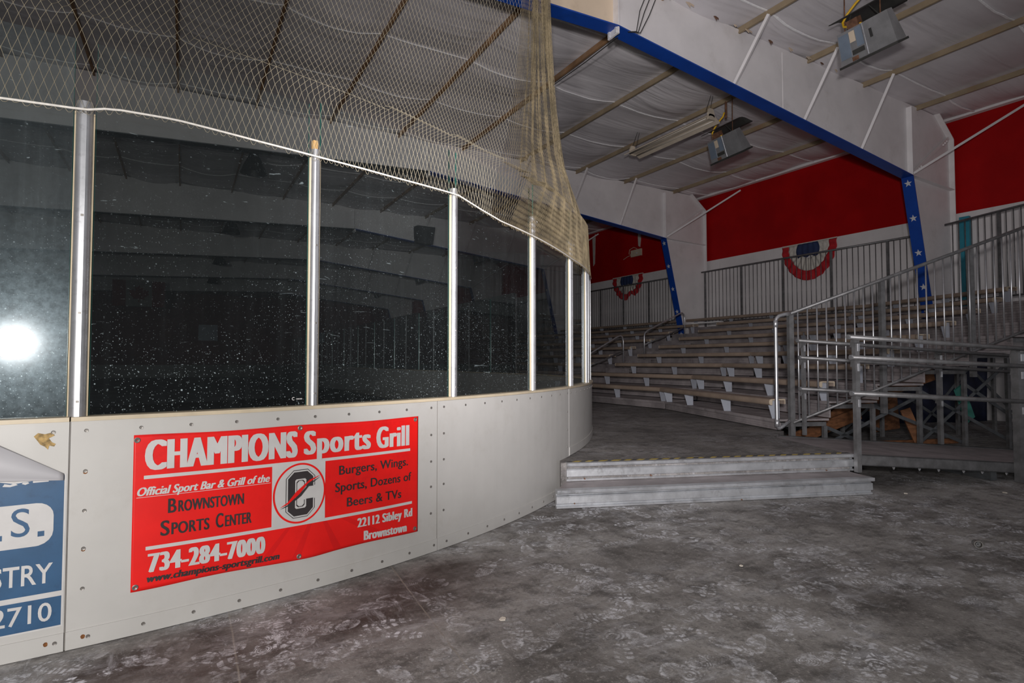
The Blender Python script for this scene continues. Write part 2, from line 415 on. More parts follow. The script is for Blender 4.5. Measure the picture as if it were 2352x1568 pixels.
# raised walkway in front of and under the bleachers
wk = [L(1.46, 5.50), L(4.70, 5.50), L(4.76, 6.9), L(5.3, 7.45), L(5.6, 11.0), Vector((9.6, 12)), Vector((9.6, 50)), Vector((6.45, 50)), Vector((6.45, 11))]
wk += [rink(a, RK - .05) for a in (80, 70, 60, 52, 46, 41, 38, 36)]
structure(obj('floor', MB().prism([(p.x, p.y) for p in wk], lambda p, t: (p[0], p[1], t), .004, PZ), PLATM))
ice = MB()
icep = [rink(a, RK - .12) for a in range(0, 91, 6)] + [Vector((6.4, YF - 1)), Vector((-18, YF - 1)), Vector((-18, 3.53))]
ice.prism([(p.x, p.y) for p in icep], lambda p, t: (p[0], p[1], t), .004, .03)
structure(obj('rink_floor', ice, ICEM))
structure(obj('wall_right', MB().box(XW, XW + .2, -5, YF, 0, 7.45), WALLM))
structure(obj('wall_left', MB().box(-20.2, -20, -5, YF, 0, 7.45), WHITE))
structure(obj('wall_far', MB().box(-20, XW, YF, YF + .2, 0, 7.45), FARRED))
PX = [-16.2, -14.7, -13.3, -11.8, -10.4, -8.9, -7.5, -6.0, -4.55, -3.12, -1.68, -.2, 1.35, 3.02, 4.77, 6.61, 8.48, 10.5, 12.46, 14.69]
def ceil_z(x, y):
    k = [-20.0] + PX + [XW]
    for a, b in zip(k, k[1:]):
        if a <= x <= b:
            t = (x - a) / (b - a); s = 4 * t * (1 - t)
            return ZR + .02 - s * (.085 + .045 * math.sin(y * 1.7 + a * 2.1) + .03 * math.sin(y * 3.9 + a))
    return ZR
xs = []
k = [-20.0] + PX + [XW]
for a, b in zip(k, k[1:]): xs += [a + (b - a) * i / 8 for i in range(8)]
xs.append(XW)
ys = [-5 + .2 * i for i in range(311)]
cm = MB(); cm.v = [(x, y, ceil_z(x, y)) for x in xs for y in ys]
ny = len(ys)
for i in range(len(xs) - 1):
    for j in range(ny - 1):
        a = i * ny + j; cm.f.append((a, a + 1, a + ny + 1, a + ny))
ceiling = structure(obj('ceiling', cm, CEILM, smooth=True, fix=False))
for q in range(-1, 17):
    y = 4.05 + 1.98 * q
    st = MB()
    jit = [random.uniform(-.012, .012) for _ in xs]
    for i in range(len(xs) - 1):
        if xs[i] < -9: continue
        za = ceil_z(xs[i], y) - .018; zb = ceil_z(xs[i + 1], y) - .018
        st.bar((xs[i], y + jit[i], za), (xs[i + 1], y + jit[i + 1], zb), .024 + abs(jit[i]), .014)
    obj('seam_tape', st, SEAM, ceiling)

for q in range(11):
    x = 5.95 + q * .52 + random.uniform(-.15, .15); z = 7.22 + random.uniform(-.05, .03); w = random.uniform(.06, .22); h = random.uniform(.03, .10)
    tp = [(x, z), (x + w * .5, z + .02), (x + w, z), (x + w * .9, z - h * .5), (x + w * .55, z - h * .35), (x + w * .4, z - h), (x + w * .15, z - h * .4)]
    obj('torn_tape', MB().prism(tp, lambda p, t_: (p[0], t_ - (7.25 - p[1]) * .3, p[1]), FY[0] - .16, FY[0] - .156), CREAM if q % 3 else RUSTR, ceiling)

# ------------------------------------------------------------------ roof purlins
for i, x in enumerate(PX):
    if x < -8: continue
    rust = x < 7.5
    where = ('first' if i == 19 else '')
    mb = MB()
    mb.box(x - .020, x + .020, -4.5, YF - .3, ZR - .115, ZR - .105); mb.box(x - .007, x + .007, -4.5, YF - .3, ZR - .105, ZR + .0)
    mb.box(x - .020, x - .014, -4.5, YF - .3, ZR - .105, ZR - .085)
    names = {19: 'cream roof purlin nearest the red wall', 18: 'cream roof purlin second from the red wall', 17: 'cream roof purlin third from the red wall, over the long light fixture',
             16: 'cream roof purlin fourth from the red wall, above the white web of the nearest frame', 15: 'rusty roof purlin over the splice of the nearest frame',
             14: 'rusty roof purlin just left of the gathered net', 13: 'rusty roof purlin seen through the net, second left of the net bundle',
             12: 'rusty roof purlin seen through the net, third left of the net bundle', 11: 'rusty roof purlin seen through the net above the second glass panel',
             10: 'rusty roof purlin seen through the net above the leftmost glass post', 9: 'rusty roof purlin left of the leftmost glass post, behind the net', 8: 'rusty roof purlin at the upper left corner behind the net',
             7: 'rusty roof purlin farthest left, at the edge of view'}
    o = obj('roof_purlin', mb, PURLIN if rust else PURLINC)
    tag(o, names.get(i, 'rusty roof purlin beyond the left edge'), 'roof beam', 'roof purlins')
o = obj('eave_strut', MB().box(XW - .16, XW - .01, -4.5, YF - .3, 7.26, 7.34), WHITE); tag(o, 'white eave strut along the top of the red wall', 'roof beam')

# ------------------------------------------------------------------ steel frames
def star_poly(r):
    return [((r if i % 2 == 0 else r * .40) * math.sin(i * PI / 5), (r if i % 2 == 0 else r * .40) * math.cos(i * PI / 5)) for i in range(10)]
KX, KZ = 5.6, 6.44          # splice under the ridge
NX, NZ = 14.22, 5.58        # knee, inner corner
BX, BZ = 15.62, 0.0         # column foot, inner flange
OX = XW - .12
def frame(y, label, near=False, stars=True):
    t = thing('steel_frame', label, 'steel frame', (OX, y, 0), 'steel frames of the hall')
    web = [(KX, ZR - .03), (KX, KZ), (NX, NZ), (BX, BZ), (OX, 0.0), (OX, 6.78), (15.5, ZR - .05)]
    w = MB().prism(web, lambda p, q: (p[0], q, p[1]), y - .01, y + .01)
    obj('web', w, WHITE, t)
    lw = [(KX, ZR - .03), (KX, KZ), (-8.0, 5.75), (-17.0, 5.2), (-18.2, 0), (-19.8, 0), (-19.8, ZR - .05)]
    obj('web', MB().prism(lw, lambda p, q: (p[0], q, p[1]), y - .01, y + .01), CREAM if near else WHITE, t)
    fw = .125
    def flange(pts, mat, name, th=.02):
        m = MB()
        for a, b in zip(pts, pts[1:]):
            d = (Vector(b) - Vector(a)).normalized(); nrm = Vector((d.y, -d.x)) * th
            A, B = Vector(a), Vector(b); C, D = A + nrm, B + nrm
            m.hexa([(A.x, y - fw, A.y), (B.x, y - fw, B.y), (B.x, y + fw, B.y), (A.x, y + fw, A.y), (C.x, y - fw, C.y), (D.x, y - fw, D.y), (D.x, y + fw, D.y), (C.x, y + fw, C.y)])
        return obj(name, m, mat, t)
    if near: bf = flange([(-8.0, 5.75), (KX, KZ), (NX, NZ)], BLUE, 'rafter_flange')
    else:
        bf = flange([(KX, KZ), (NX, NZ)], BLUE, 'rafter_flange'); flange([(-8.0, 5.75), (KX, KZ)], DARKSTEEL, 'rafter_flange')
    cf = flange([(NX, NZ), (BX, BZ)], BLUE, 'column_flange')
    flange([(OX, 0), (OX, 6.78), (15.5, ZR - .05)], WHITE, 'outer_flange')
    # stars painted along the column flange and the rafter
    d = Vector((BX - NX, 0, BZ - NZ)).normalized(); nrm = Vector((d.z, 0, -d.x))
    if nrm.x > 0: nrm = -nrm
    if stars:
        q = .16
        for i in range(5):
            c = Vector((NX, y, NZ)) + d * q + nrm * .0235
            obj('star', MB().prism(star_poly(.085), lambda p, h: c + Vector((0, 1, 0)) * p[0] - d * p[1] + nrm * h, 0, .002), STARW, cf)
            q += .80
        if near:
            dr = Vector((-8.0 - KX, 0, 5.75 - KZ)).normalized(); nr = Vector((-dr.z, 0, dr.x))
            if nr.z > 0: nr = -nr
            for q in (2.35, 5.2):
                c = Vector((KX, y, KZ)) + dr * q + nr * .0235
                obj('star', MB().prism(star_poly(.085), lambda p, h: c + Vector((0, 1, 0)) * p[0] - dr * p[1] + nr * h, 0, .002), STARW, bf)
    # stiffeners on the web
    m = MB().box(NX - .012, NX + .012, y - .12, y - .01, NZ, 7.16); obj('stiffener', m, WHITE, t)
    m = MB().bar((NX + .02, y - .065, NZ + .005), (OX, y - .065, NZ - .04), .11, .016); obj('stiffener', m, WHITE, t)
    m = MB().bar((NX + .02, y - .05, NZ + .02), (OX - .08, y - .05, 6.82), .08, .02, (0, 1, 0)); obj('diagonal_stiffener', m, WHITE, t)
    b = MB()
    for f in (.06, .11, .16, .21, .78, .83, .88):
        p = Vector((NX, y - .10, NZ)).lerp(Vector((OX - .08, y - .10, 6.82)), f); b.box(p.x - .02, p.x + .02, p.y - .03, p.y, p.z - .02, p.z + .02)
    obj('bolt_row', b, WHITE, t)
    for x in (9.7,): obj('stiffener', MB().box(x - .005, x + .005, y - .018, y - .01, KZ - (x - KX) * .1, 7.2), WHITE, t)
    m = MB().box(KX - .015, KX + .015, y - .12, y + .12, KZ - .12, 7.2); obj('splice_plate', m, WHITE, t)
    m = MB()
    for z in (KZ - .09, KZ - .03):
        for s in (-.08, .08): m.box(KX - .035, KX + .035, y + s - .018, y + s + .018, z - .018, z + .018)
    obj('splice_bolts', m, STARW, t)
    # flange braces up to the purlins
    for x in (8.48, 10.5, 12.46):
        zb = KZ - (x - KX) * .1 + .03
        obj('flange_brace', MB().bar((x - .22, y - .05, zb), (x - .02, y - .62, ZR - .10), .055, .05), WHITE, t)
    obj('flange_brace', MB().bar((NX + .06, y - .08, NZ + .05), (OX + .05, y - 1.55, 7.15), .075, .05), WHITE, t)
    return t
frame(FY[0], 'nearest steel frame, white web with cream splice and starred blue flange', near=True)
frame(FY[1], 'second steel frame, whose starred blue column rises behind the aisle handrail')
frame(FY[2], 'third steel frame, seen through the glass just behind the second frame')
frame(FY[3], 'fourth steel frame, dim behind the glass panels', stars=False)
frame(FY[4], 'fifth steel frame, very dim through the glass', stars=False)
frame(FY[5], 'farthest steel frame, lowest dark beam through the glass', stars=False)

# cables drooping from the nearest frame
m = MB()
for s in (0, .09, .2):
    m.tube([(6.15 + s, 6.45, 7.1), (5.98 + s, 6.43, 6.75), (5.9 + s * .4, 6.42, 6.40), (5.75, 6.44, 6.36)], .007, 5)
tag(obj('hanging_cables', m, CABLE), 'thin dark cables drooping down the web of the nearest frame', 'cable')
m = MB().tube([(5.70, 6.62, 6.35), (5.98, 7.8, 6.58), (6.28, 9.2, 6.86), (6.56, 10.8, 7.19)], .008, 5)
tag(obj('guy_wire', m, CABLE), 'thin dark wire slanting from the frame splice beside the rusty purlin', 'cable')

# ------------------------------------------------------------------ dasher boards
def arc_solid(mb, a0, a1, r0, r1, z0, z1, step=1.0):
    n = max(1, int(math.ceil((a1 - a0) / step)))
    for i in range(n):
        b, c = a0 + (a1 - a0) * i / n, a0 + (a1 - a0) * (i + 1) / n
        mb.hexa([rink(b, r1, z0), rink(c, r1, z0), rink(c, r0, z0), rink(b, r0, z0), rink(b, r1, z1), rink(c, r1, z1), rink(c, r0, z1), rink(b, r0, z1)])
    return mb
def curved(mb, name, mat, parent, a0, a1, r0, r1, z0, z1):
    return obj(name, arc_solid(mb, a0, a1, r0, r1, z0, z1), mat, parent)
_screw = None
def screw_mesh():
    global _screw
    if _screw is None:
        m = MB(); m.lathe([(0, -.004), (.004, -.004), (.0045, -.0025), (.0085, -.0035), (.0085, 0)], (0, 0, 0), 12, 'y')
        _screw = mesh_of('screw', m, SCREW, fix=True)
    return _screw
def screw(parent, a, z, mat=None, r=RK):
    o = bpy.data.objects.new('screw', screw_mesh()); COL.objects.link(o); hang(o, parent)
    o.location = rink(a, r + .0005, z); o.rotation_euler = (0, 0, R(max(0, a)))
    return o
JOINTS = [-20, 4.22, 20.42, 37.4, 56, 90]
PLAB = ['white dasher board panel at the left edge, carrying the peeling blue sign', 'white dasher board panel carrying the red banner', 'plain white dasher board panel between the red banner and the aluminium steps',
        'white dasher board panel on the walkway, past the aluminium steps', 'white dasher board panel round the bend, seen only through the glass']
for i in range(5):
    a0, a1 = JOINTS[i] + .025, JOINTS[i + 1] - .025
    p0 = rink((a0 + a1) / 2)
    t = thing('dasher_board', PLAB[i], 'rink board', (p0.x, p0.y, 0), 'dasher board panels')
    z0 = .004 if i < 3 else PZ + .006
    curved(MB(), 'facing', BOARDW, t, a0, a1, RK - .09, RK, z0, 1.082)
    curved(MB(), 'kick_strip', BOARDW, t, a0, a1, RK, RK + .006, z0, z0 + .085)
    curved(MB(), 'top_cap', CAPM, t, a0, a1, RK - .10, RK + .012, 1.082, 1.102)
    if i < 4:
        curved(MB(), 'joint_strip', SEAMDK if i < 2 else BOARDW, t, a1 + .008, a1 + .042, RK - .02, RK - .0015 if i < 2 else RK + .002, z0, 1.082)
        span = a1 - a0; n = max(3, int(span / 1.75))
        lo = max(a0, -12)
        for q in range(n + 1):
            a = a0 + .45 + (span - .9) * q / n
            if a < -10: continue
            screw(t, a, 1.035)
            if i < 3: screw(t, a + .2, .05, r=RK + .006)
        if i < 3:
            for z in (.28, .47, .65, .84):
                if a0 > 0: screw(t, a0 + .45, z)
                if i > 0: screw(t, a1 - .45, z)
        # rust bleeding below a few screws
        if i in (0, 1):
            rm = MB()
            spots = [(a1 - .5, .055)] if i == 0 else [(a0 + .5, .055), (a0 + .45, .468), (a0 + .45, .838)]
            for a, z in spots:
                pts = [(math.cos(q * PI / 6) * .0075 * (1 + .3 * random.random()), math.sin(q * PI / 6) * .0085 - (.004 if math.sin(q * PI / 6) < 0 else 0)) for q in range(12)]
                rm.prism(pts, lambda p, h: rink(a + math.degrees(p[0] / RK), RK + .006 + h if z < .1 else RK + .0006 + h, z + p[1]), 0, .0006)
            obj('rust_stain', rm, RUSTY, t)
    if i == 0:
        gm = MB()
        gp = [(-.045, .02), (-.03, .035), (-.005, .028), (.02, .034), (.032, .02), (.01, .008), (.022, -.012), (.036, -.02), (.03, -.032), (.012, -.026), (.008, -.045), (-.004, -.03), (-.02, -.02), (-.032, .0)]
        gm.prism(gp, lambda p, h: rink(3.55 + math.degrees(p[0] / RK), RK + .0007 + h, 1.0 + p[1]), 0, .0012)
        obj('glue_stain', gm, std('dried_glue', (.36, .24, .09), .7, vary=.5, scale=40), t)
# straight side boards down the bleacher side, and the far end
t = thing('dasher_board', 'long straight dasher boards down the bleacher side, seen through the corner glass', 'rink board', (CX + RK, 30, 0), 'dasher board panels')
obj('facing', MB().box(CX + RK - .09, CX + RK, CY, YF - 9, .03, 1.082), BOARDW, t)
obj('top_cap', MB().box(CX + RK - .10, CX + RK + .012, CY, YF - 9, 1.082, 1.102), CAPM, t)
for y in (15, 19.5, 24, 28.5, 33, 37.5, 42): obj('joint_strip', MB().box(CX + RK - .093, CX + RK - .0895, y, y + .03, .03, 1.08), SEAMDK, t)
t = thing('dasher_board', 'far end dasher boards, a dim pale strip low behind the glass', 'rink board', (-5, YF - 1.2, 0), 'dasher board panels')
obj('facing', MB().box(-19, CX + RK - 7, YF - 1.3, YF - 1.2, .03, 1.08), BOARDW, t)
mb = MB()
for q in range(12):
    a, b = R(90 * q / 12), R(90 * (q + 1) / 12)
    c = Vector((CX, YF - 1.2 - RK, 0))
    f = lambda an, r, z: c + Vector((math.cos(an) * r, math.sin(an) * r, z))
    mb.hexa([f(a, RK, .03), f(b, RK, .03), f(b, RK - .09, .03), f(a, RK - .09, .03), f(a, RK, 1.08), f(b, RK, 1.08), f(b, RK - .09, 1.08), f(a, RK - .09, 1.08)])
obj('corner_facing', mb, BOARDW, t)

# ------------------------------------------------------------------ glass and posts
POSTA = [-13.16, -4.38, 4.40, 13.18, 21.96, 30.80, 38.9, 46.6, 55.0]
PTOP = [2.65, 2.65, 2.655, 2.685, 2.70, 2.73, 2.71, 2.64, 2.64]
def local(a, r, z, du, dn):
    """point at arc angle a shifted du along the tangent and dn outwards"""
    p = rink(a, r, z); aa = R(max(0, a)); return p + Vector((math.cos(aa), math.sin(aa), 0)) * du + Vector((math.sin(aa), -math.cos(aa), 0)) * dn
PNAME = ['', 'silver glass post left of the frame', 'leftmost silver glass post in view, thickest', 'silver glass post with a wooden block on its top', 'silver glass post between the third and fourth glass panels',
         'silver glass post below the gathered net bundle', 'silver glass post second from the right end of the curved boards', 'silver glass post at the right end of the curved boards, against the red wall', 'silver glass post round the bend']
for i, a in enumerate(POSTA):
    if i == 0: continue
    t = thing('glass_post', PNAME[i], 'post', rink(a, RK - .045, 1.1), 'silver posts holding the rink glass')
    hw = .036 if i == 2 else .029
    z0, z1 = 1.1025, PTOP[i]
    prof = [(-hw, -.030), (-hw, .0)] + [(hw * math.sin(q), .0 + .034 * math.cos(q)) for q in [R(-80 + 10 * k) for k in range(17)]] + [(hw, .0), (hw, -.030)]
    m = MB(); m.prism(prof, lambda p, z: local(a, RK - .045, z, p[0], p[1]), z0, z1)
    obj('extrusion', m, ALU, t, smooth='angle')
    m = MB(); m.prism([(-.009, .0335), (-.009, .0365), (.009, .0365), (.009, .0335)], lambda p, z: local(a, RK - .045, z, p[0], p[1]), z0, z1 - .04); obj('face_strip', m, ALU, t)
    for s in (-1, 1):
        m = MB(); m.prism([(s * hw, -.02), (s * hw, .006), (s * (hw + .005), .004), (s * (hw + .005), -.02)], lambda p, z: local(a, RK - .045, z, p[0], p[1]), z0, z1 - .05); obj('gasket', m, TAN, t)
    for z in (1.17, 1.60, 2.08):
        m = MB(); m.prism([(-.006, .0365), (-.006, .0385), (.006, .0385), (.006, .0365)], lambda p, q: local(a, RK - .045, q, p[0], p[1]), z, z + .011); obj('clip', m, SCREW, t)
    m = MB(); c = local(a, RK - .045, z1 - .065, .004, .040)
    m.tube([c + Vector((0, 0, .012)) + Vector((math.cos(q), 0, math.sin(q))) * .013 for q in [PI * 2 * kk / 10 for kk in range(11)]], .003, 6); obj('ring', m, SCREW, t)
    if i == 3:
        m = MB(); m.prism([(-.014, -.026), (-.014, .006), (.014, .006), (.014, -.026)], lambda p, z: local(a, RK - .045, z, p[0], p[1]), z1 + .001, z1 + .062); obj('wooden_block', m, WOOD, t)
GLAB = ['clear rink glass panel beyond the left edge', 'dirty rink glass panel at the left edge, with the flash glare on it', 'wide clear rink glass panel between the leftmost post and the wood-topped post', 'rink glass panel right of the wood-topped post',
        'rink glass panel in front of the dark stands, second left of the net bundle foot', 'narrow green-edged rink glass panel under the net bundle', 'sliver of rink glass between the last two posts in view', 'rink glass panel round the bend']
GR = RK - .055
for i in range(8):
    a, b = POSTA[i], POSTA[i + 1]
    p, q = rink(a, GR, 0), rink(b, GR, 0); d = (q - p).normalized(); nn = Vector((d.y, -d.x, 0)) * .006
    p = p + d * (.044 if i == 2 else .037); q = q - d * (.044 if i == 1 else .037)
    zt = 2.972 if i < 3 else (3.0 if i < 5 else 3.05)
    t = thing('rink_glass', GLAB[i], 'glass panel', ((p + q) / 2) + Vector((0, 0, 1.1)), 'curved corner glass panels')
    m = MB()
    z0 = Vector((0, 0, 1.103)); z1 = Vector((0, 0, zt))
    m.quad(p + nn + z0, q + nn + z0, q + nn + z1, p + nn + z1)
    o = obj('pane', m, GLASSD if i == 1 else GLASS, t, fix=False)
    for e, s in ((p, 1), (q, -1)):
        w = d * s * .0015
        m = MB().hexa([e + nn + z0, e + w + nn + z0, e + w - nn + z0, e - nn + z0, e + nn + z1, e + w + nn + z1, e + w - nn + z1, e - nn + z1])
        obj('polished_edge', m, EDGE, t)
    if i == 2:
        m = MB()
        def onp(u, z): return q + nn * 1.12 + Vector((0, 0, z)) - d * u
        for dx, r0, r1 in ((.075, .006, .010),):
            m.prism([(math.cos(x) * r1, math.sin(x) * r1) for x in [R(50 + 26 * k) for k in range(11)]] + [(math.cos(x) * r0, math.sin(x) * r0) for x in [R(310 - 26 * k) for k in range(11)]], lambda pp, h: onp(dx - pp[0], 1.145 + pp[1]) + nn * h, 0, .05)
        for dx in (.056, .050, .044, .038, .032, .026): m.prism([(-.002, -.004), (.002, -.004), (.0015, .004), (-.0015, .004)], lambda pp, h: onp(dx - pp[0], 1.143 + pp[1]) + nn * h, 0, .05)
        obj('etched_mark', m, VWHITE, t)
# side glass and posts down the bleacher side
sp = None; XS = CX + RK - .05
for i in range(26):
    y = CY + .1 + 1.22 * i
    lab = 'slim green-edged glass post on the side boards seen dimly through the corner glass'
    o = obj('side_glass_post', MB().box(XS - .012, XS + .012, -.02, .02, 1.1025, 2.9), GALV if i % 3 == 0 else EDGE) if i < 2 else sp[i % 2].copy()
    if i < 2: sp = (sp or []) + [o]
    else: COL.objects.link(o)
    o.location = (0, y, 0); tag(o, lab, 'post', 'side posts down the boards')
    p = obj('side_rink_glass', MB().quad((XS, .03, 1.103), (XS, 1.19, 1.103), (XS, 1.19, 2.93), (XS, .03, 2.93)), GLASSF, fix=False) if i == 0 else gp0.copy()
    if i == 0: gp0 = p
    else: COL.objects.link(p)
    p.location = (0, y, 0); tag(p, 'glass panel on the straight side boards seen dimly through the corner glass', 'glass panel', 'side glass panels')

# ------------------------------------------------------------------ lettering tools
_cap = {}
def text_data(s, bold=0.0, space=1.0):
    c = bpy.data.curves.new('t', 'FONT'); c.body = s; c.size = 1; c.offset = bold; c.space_character = space; c.resolution_u = 4; c.fill_mode = 'FRONT'
    o = bpy.data.objects.new('t', c); COL.objects.link(o)
    bpy.context.view_layer.update()
    dg = bpy.context.evaluated_depsgraph_get(); e = o.evaluated_get(dg); me = e.to_mesh()
    v = [(p.co.x, p.co.y) for p in me.vertices]; f = [tuple(p.vertices) for p in me.polygons]
    e.to_mesh_clear(); bpy.data.objects.remove(o); bpy.data.curves.remove(c)
    return v, f
def cap_height(bold):
    if bold not in _cap:
        v, f = text_data('H', bold); ys_ = [p[1] for p in v]; _cap[bold] = (min(ys_), max(ys_))
    return _cap[bold]
def text_fit(s, u0, u1, z0, z1, cap, bold=0.0, shear=0.0, fat=0.0, space=1.0):
    """text whose inked width runs u0..u1; baseline rises from z0 (left) to z1 (right); cap = capital height"""
    v, f = text_data(s, bold, space); lo, hi = cap_height(bold); u0 += fat; u1 -= fat
    xa, xb = min(p[0] for p in v), max(p[0] for p in v); k = cap / (hi - lo); out = []
    for x, y in v:
        q = (x - xa) / (xb - xa); yy = (y - lo) * k
        out.append((u0 + (u1 - u0 - shear * cap) * q + shear * yy, z0 + (z1 - z0) * q + yy))
    if fat:                             # heavy face: the strokes swept sideways
        n = len(out); base, bf = list(out), list(f); m = max(2, int(math.ceil(2 * fat / .0016)))
        out, f = [], []
        for i in range(m + 1):
            d = -fat + 2 * fat * i / m; b = len(out)
            out += [(x + d, y, i * .00003) for x, y in base]; f += [tuple(b + k for k in q) for q in bf]
    return out, f
def lay(name, v, f, mat, parent, fn, step=.02, zcut=True):
    """flat artwork (u, z) cut into strips along u and laid on the surface fn(u, z)"""
    bm = bmesh.new(); vs = [bm.verts.new((p[0], p[1], p[2] if len(p) > 2 else 0)) for p in v]
    for q in f:
        try: bm.faces.new([vs[i] for i in q])
        except ValueError: pass
    u = min(p[0] for p in v) // step * step; e = max(p[0] for p in v)
    while u < e:
        u += step
        bmesh.ops.bisect_plane(bm, geom=bm.verts[:] + bm.edges[:] + bm.faces[:], plane_co=(u, 0, 0), plane_no=(1, 0, 0))
    if zcut:
        z = min(p[1] for p in v) // step * step; e = max(p[1] for p in v)
        while z < e:
            z += step
            bmesh.ops.bisect_plane(bm, geom=bm.verts[:] + bm.edges[:] + bm.faces[:], plane_co=(0, z, 0), plane_no=(0, 1, 0))
    for p in bm.verts:
        a = max(0.0, p.co.x / RK); p.co = fn(p.co.x, p.co.y) + Vector((math.sin(a), -math.cos(a), 0)) * p.co.z
    bm.normal_update()
    me = bpy.data.meshes.new(name); bm.to_mesh(me); bm.free(); me.materials.append(mat)
    o = bpy.data.objects.new(name, me); COL.objects.link(o); hang(o, parent); return o
def poly(pts):
    tri = tessellate_polygon([[Vector((p[0], p[1], 0)) for p in pts]])
    return list(pts), [tuple(q) for q in tri]
def ring(cu, cz, ru, rz, w, n=72):
    v = []; f = []
    for i in range(n):
        a = 2 * PI * i / n
        v += [(cu + ru * math.cos(a), cz + rz * math.sin(a)), (cu + (ru - w) * math.cos(a), cz + (rz - w) * math.sin(a))]
        j = (i + 1) % n; f.append((2 * i, 2 * j, 2 * j + 1, 2 * i + 1))
    return v, f
def surf(layer, rip=None):
    return lambda u, z: rink(math.degrees(u / RK), RK + .0015 + layer * .0011 + (rip(u, z) if rip else 0), z)

# ------------------------------------------------------------------ red banner
t = thing('banner', 'red vinyl banner with white and black lettering on the white boards', 'banner', rink(12.5, RK + .003, .2))
U0, U1 = .812, 2.504
def rip(u, z):
    q = (u - U0) / (U1 - U0)
    edge = min(1.0, abs(q - .0) * 6, abs(q - 1) * 6, ) 
    bot = max(0.0, .75 - (z - .2) / .35)
    return .0035 + .0045 * edge * (.5 + .5 * math.sin(u * 9.3 + z * 3)) * (.35 + bot) + .012 * bot * math.exp(-((u - 1.72) / .10) ** 2)
def bz(q): return .216 - .034 * q + .012 * math.sin(q * 2 * PI) ** 2, .998 - .014 * q - .006 * math.sin(q * 2 * PI) ** 2
m = MB()
def bfn(u, v):
    a, b = bz(u); z = a + (b - a) * v; uu = U0 + (U1 - U0) * u
    return surf(0, rip)(uu, z)
m.grid(bfn, 170, 40)
bo = obj('sheet', m, RED, t, smooth=True, fix=False)
# thickness of the vinyl
md = bo.modifiers.new('thickness', 'SOLIDIFY'); md.thickness = .0012; md.offset = 0
W1 = lambda nm, vf, mat, ly: lay(nm, vf[0], vf[1], mat, t, surf(ly, rip))
for c0, c1, w in ((1.70, 1.60, .05), (1.80, 1.86, .05), (1.92, 2.18, .09), (1.56, 1.40, .05)):
    W1('printed_ray', poly([(1.66 + (c0 - 1.66) * .9, .40), (1.66 + (c0 - 1.66) * .9 + w * .5, .40), (c1 + w, .215), (c1, .215)]), REDDARK, .85)
W1('rule', poly([(.858, .772), (2.434, .750), (2.434, .768), (.858, .790)]), VWHITE, 1)
W1('rule', poly([(.872, .413), (2.452, .384), (2.452, .402), (.872, .431)]), VWHITE, 1)
W1('emblem_panel', poly([(1.482, .415), (1.801, .410), (1.801, .765), (1.482, .770)]), VWHITE, 2)
W1('emblem_ring', ring(1.645, .589, .158, .177, .011), RED, 3)
def block_c(x0, x1, z0, z1, w, ch):
    """block letter C: outline with cut corners, stroke w"""
    g = w * .62
    o_ = [(x1, z1 - ch), (x1 - ch, z1), (x0 + ch, z1), (x0, z1 - ch), (x0, z0 + ch), (x0 + ch, z0), (x1 - ch, z0), (x1, z0 + ch)]
    zc1, zc0 = z1 - (z1 - z0) * .36, z0 + (z1 - z0) * .36
    xi = x1 - w
    inn = [(xi, zc0), (xi, z0 + w + g * .3), (xi - g * .3, z0 + w), (x0 + w + g * .3, z0 + w), (x0 + w, z0 + w + g * .3), (x0 + w, z1 - w - g * .3), (x0 + w + g * .3, z1 - w), (xi - g * .3, z1 - w), (xi, z1 - w - g * .3), (xi, zc1)]
    return poly([(x1, zc1)] + o_ + [(x1, zc0)] + inn)
W1('emblem_letter', block_c(1.560, 1.735, .446, .727, .066, .045), VBLACK, 4)
W1('emblem_letter', block_c(1.564, 1.731, .450, .723, .058, .042), VWHITE, 5)
W1('emblem_letter', block_c(1.572, 1.723, .458, .715, .042, .036), VBLACK, 6)
W1('emblem_swoosh', poly([(1.525, .520), (1.575, .536), (1.64, .585), (1.69, .640), (1.768, .682), (1.70, .660), (1.66, .630), (1.62, .600), (1.57, .545)]), RED, 7)
W1('emblem_swoosh', poly([(1.527, .512), (1.577, .524), (1.65, .572), (1.70, .628), (1.768, .672), (1.70, .640), (1.64, .585), (1.575, .533)]), VBLACK, 7)
TX = lambda s, u0, u1, z0, z1, cap, mat, bold=0., sh=0., fat=0., sp=1.: W1('lettering', text_fit(s, u0, u1, z0, z1, cap, bold, sh, fat, sp), mat, 3)
TX('CHAMPIONS', .860, 1.628, .817, .805, .150, VWHITE, .0, 0, .0105, 1.12)
TX('Sports', 1.664, 2.115, .812, .803, .138, VWHITE, .0, 0, .0095, 1.14)
TX('Grill', 2.156, 2.424, .798, .791, .138, VWHITE, .0, 0, .0095, 1.16)
TX('Official Sport Bar & Grill of the', .826, 1.476, .690, .681, .042, VWHITE, .006, .25, .0022, 1.03)
W1('rule', poly([(.828, .681), (1.474, .672), (1.474, .6745), (.828, .6835)]), VWHITE, 3)
TX('B', .966, 1.004, .586, .585, .073, VBLACK,.004, 0, .0018, 1.05); TX('ROWNSTOWN', 1.012, 1.331, .586, .578, .058, VBLACK,.004, 0, .0018, 1.05)
TX('S', .934, .975, .474, .473, .076, VBLACK, .004, 0, .0018, 1.05); TX('PORTS', .983, 1.160, .474, .470, .060, VBLACK, .004, 0, .0018, 1.05)
TX('C', 1.190, 1.228, .470, .469, .076, VBLACK, .004, 0, .0018, 1.05); TX('ENTER', 1.236, 1.373, .469, .466, .060, VBLACK, .004, 0, .0018, 1.05)
TX('Burgers, Wings.', 1.891, 2.414, .662, .654, .056, VBLACK, .004, 0, .0014, 1.03)
TX('Sports, Dozens of', 1.866, 2.443, .558, .547, .056, VBLACK, .004, 0, .0014, 1.03)
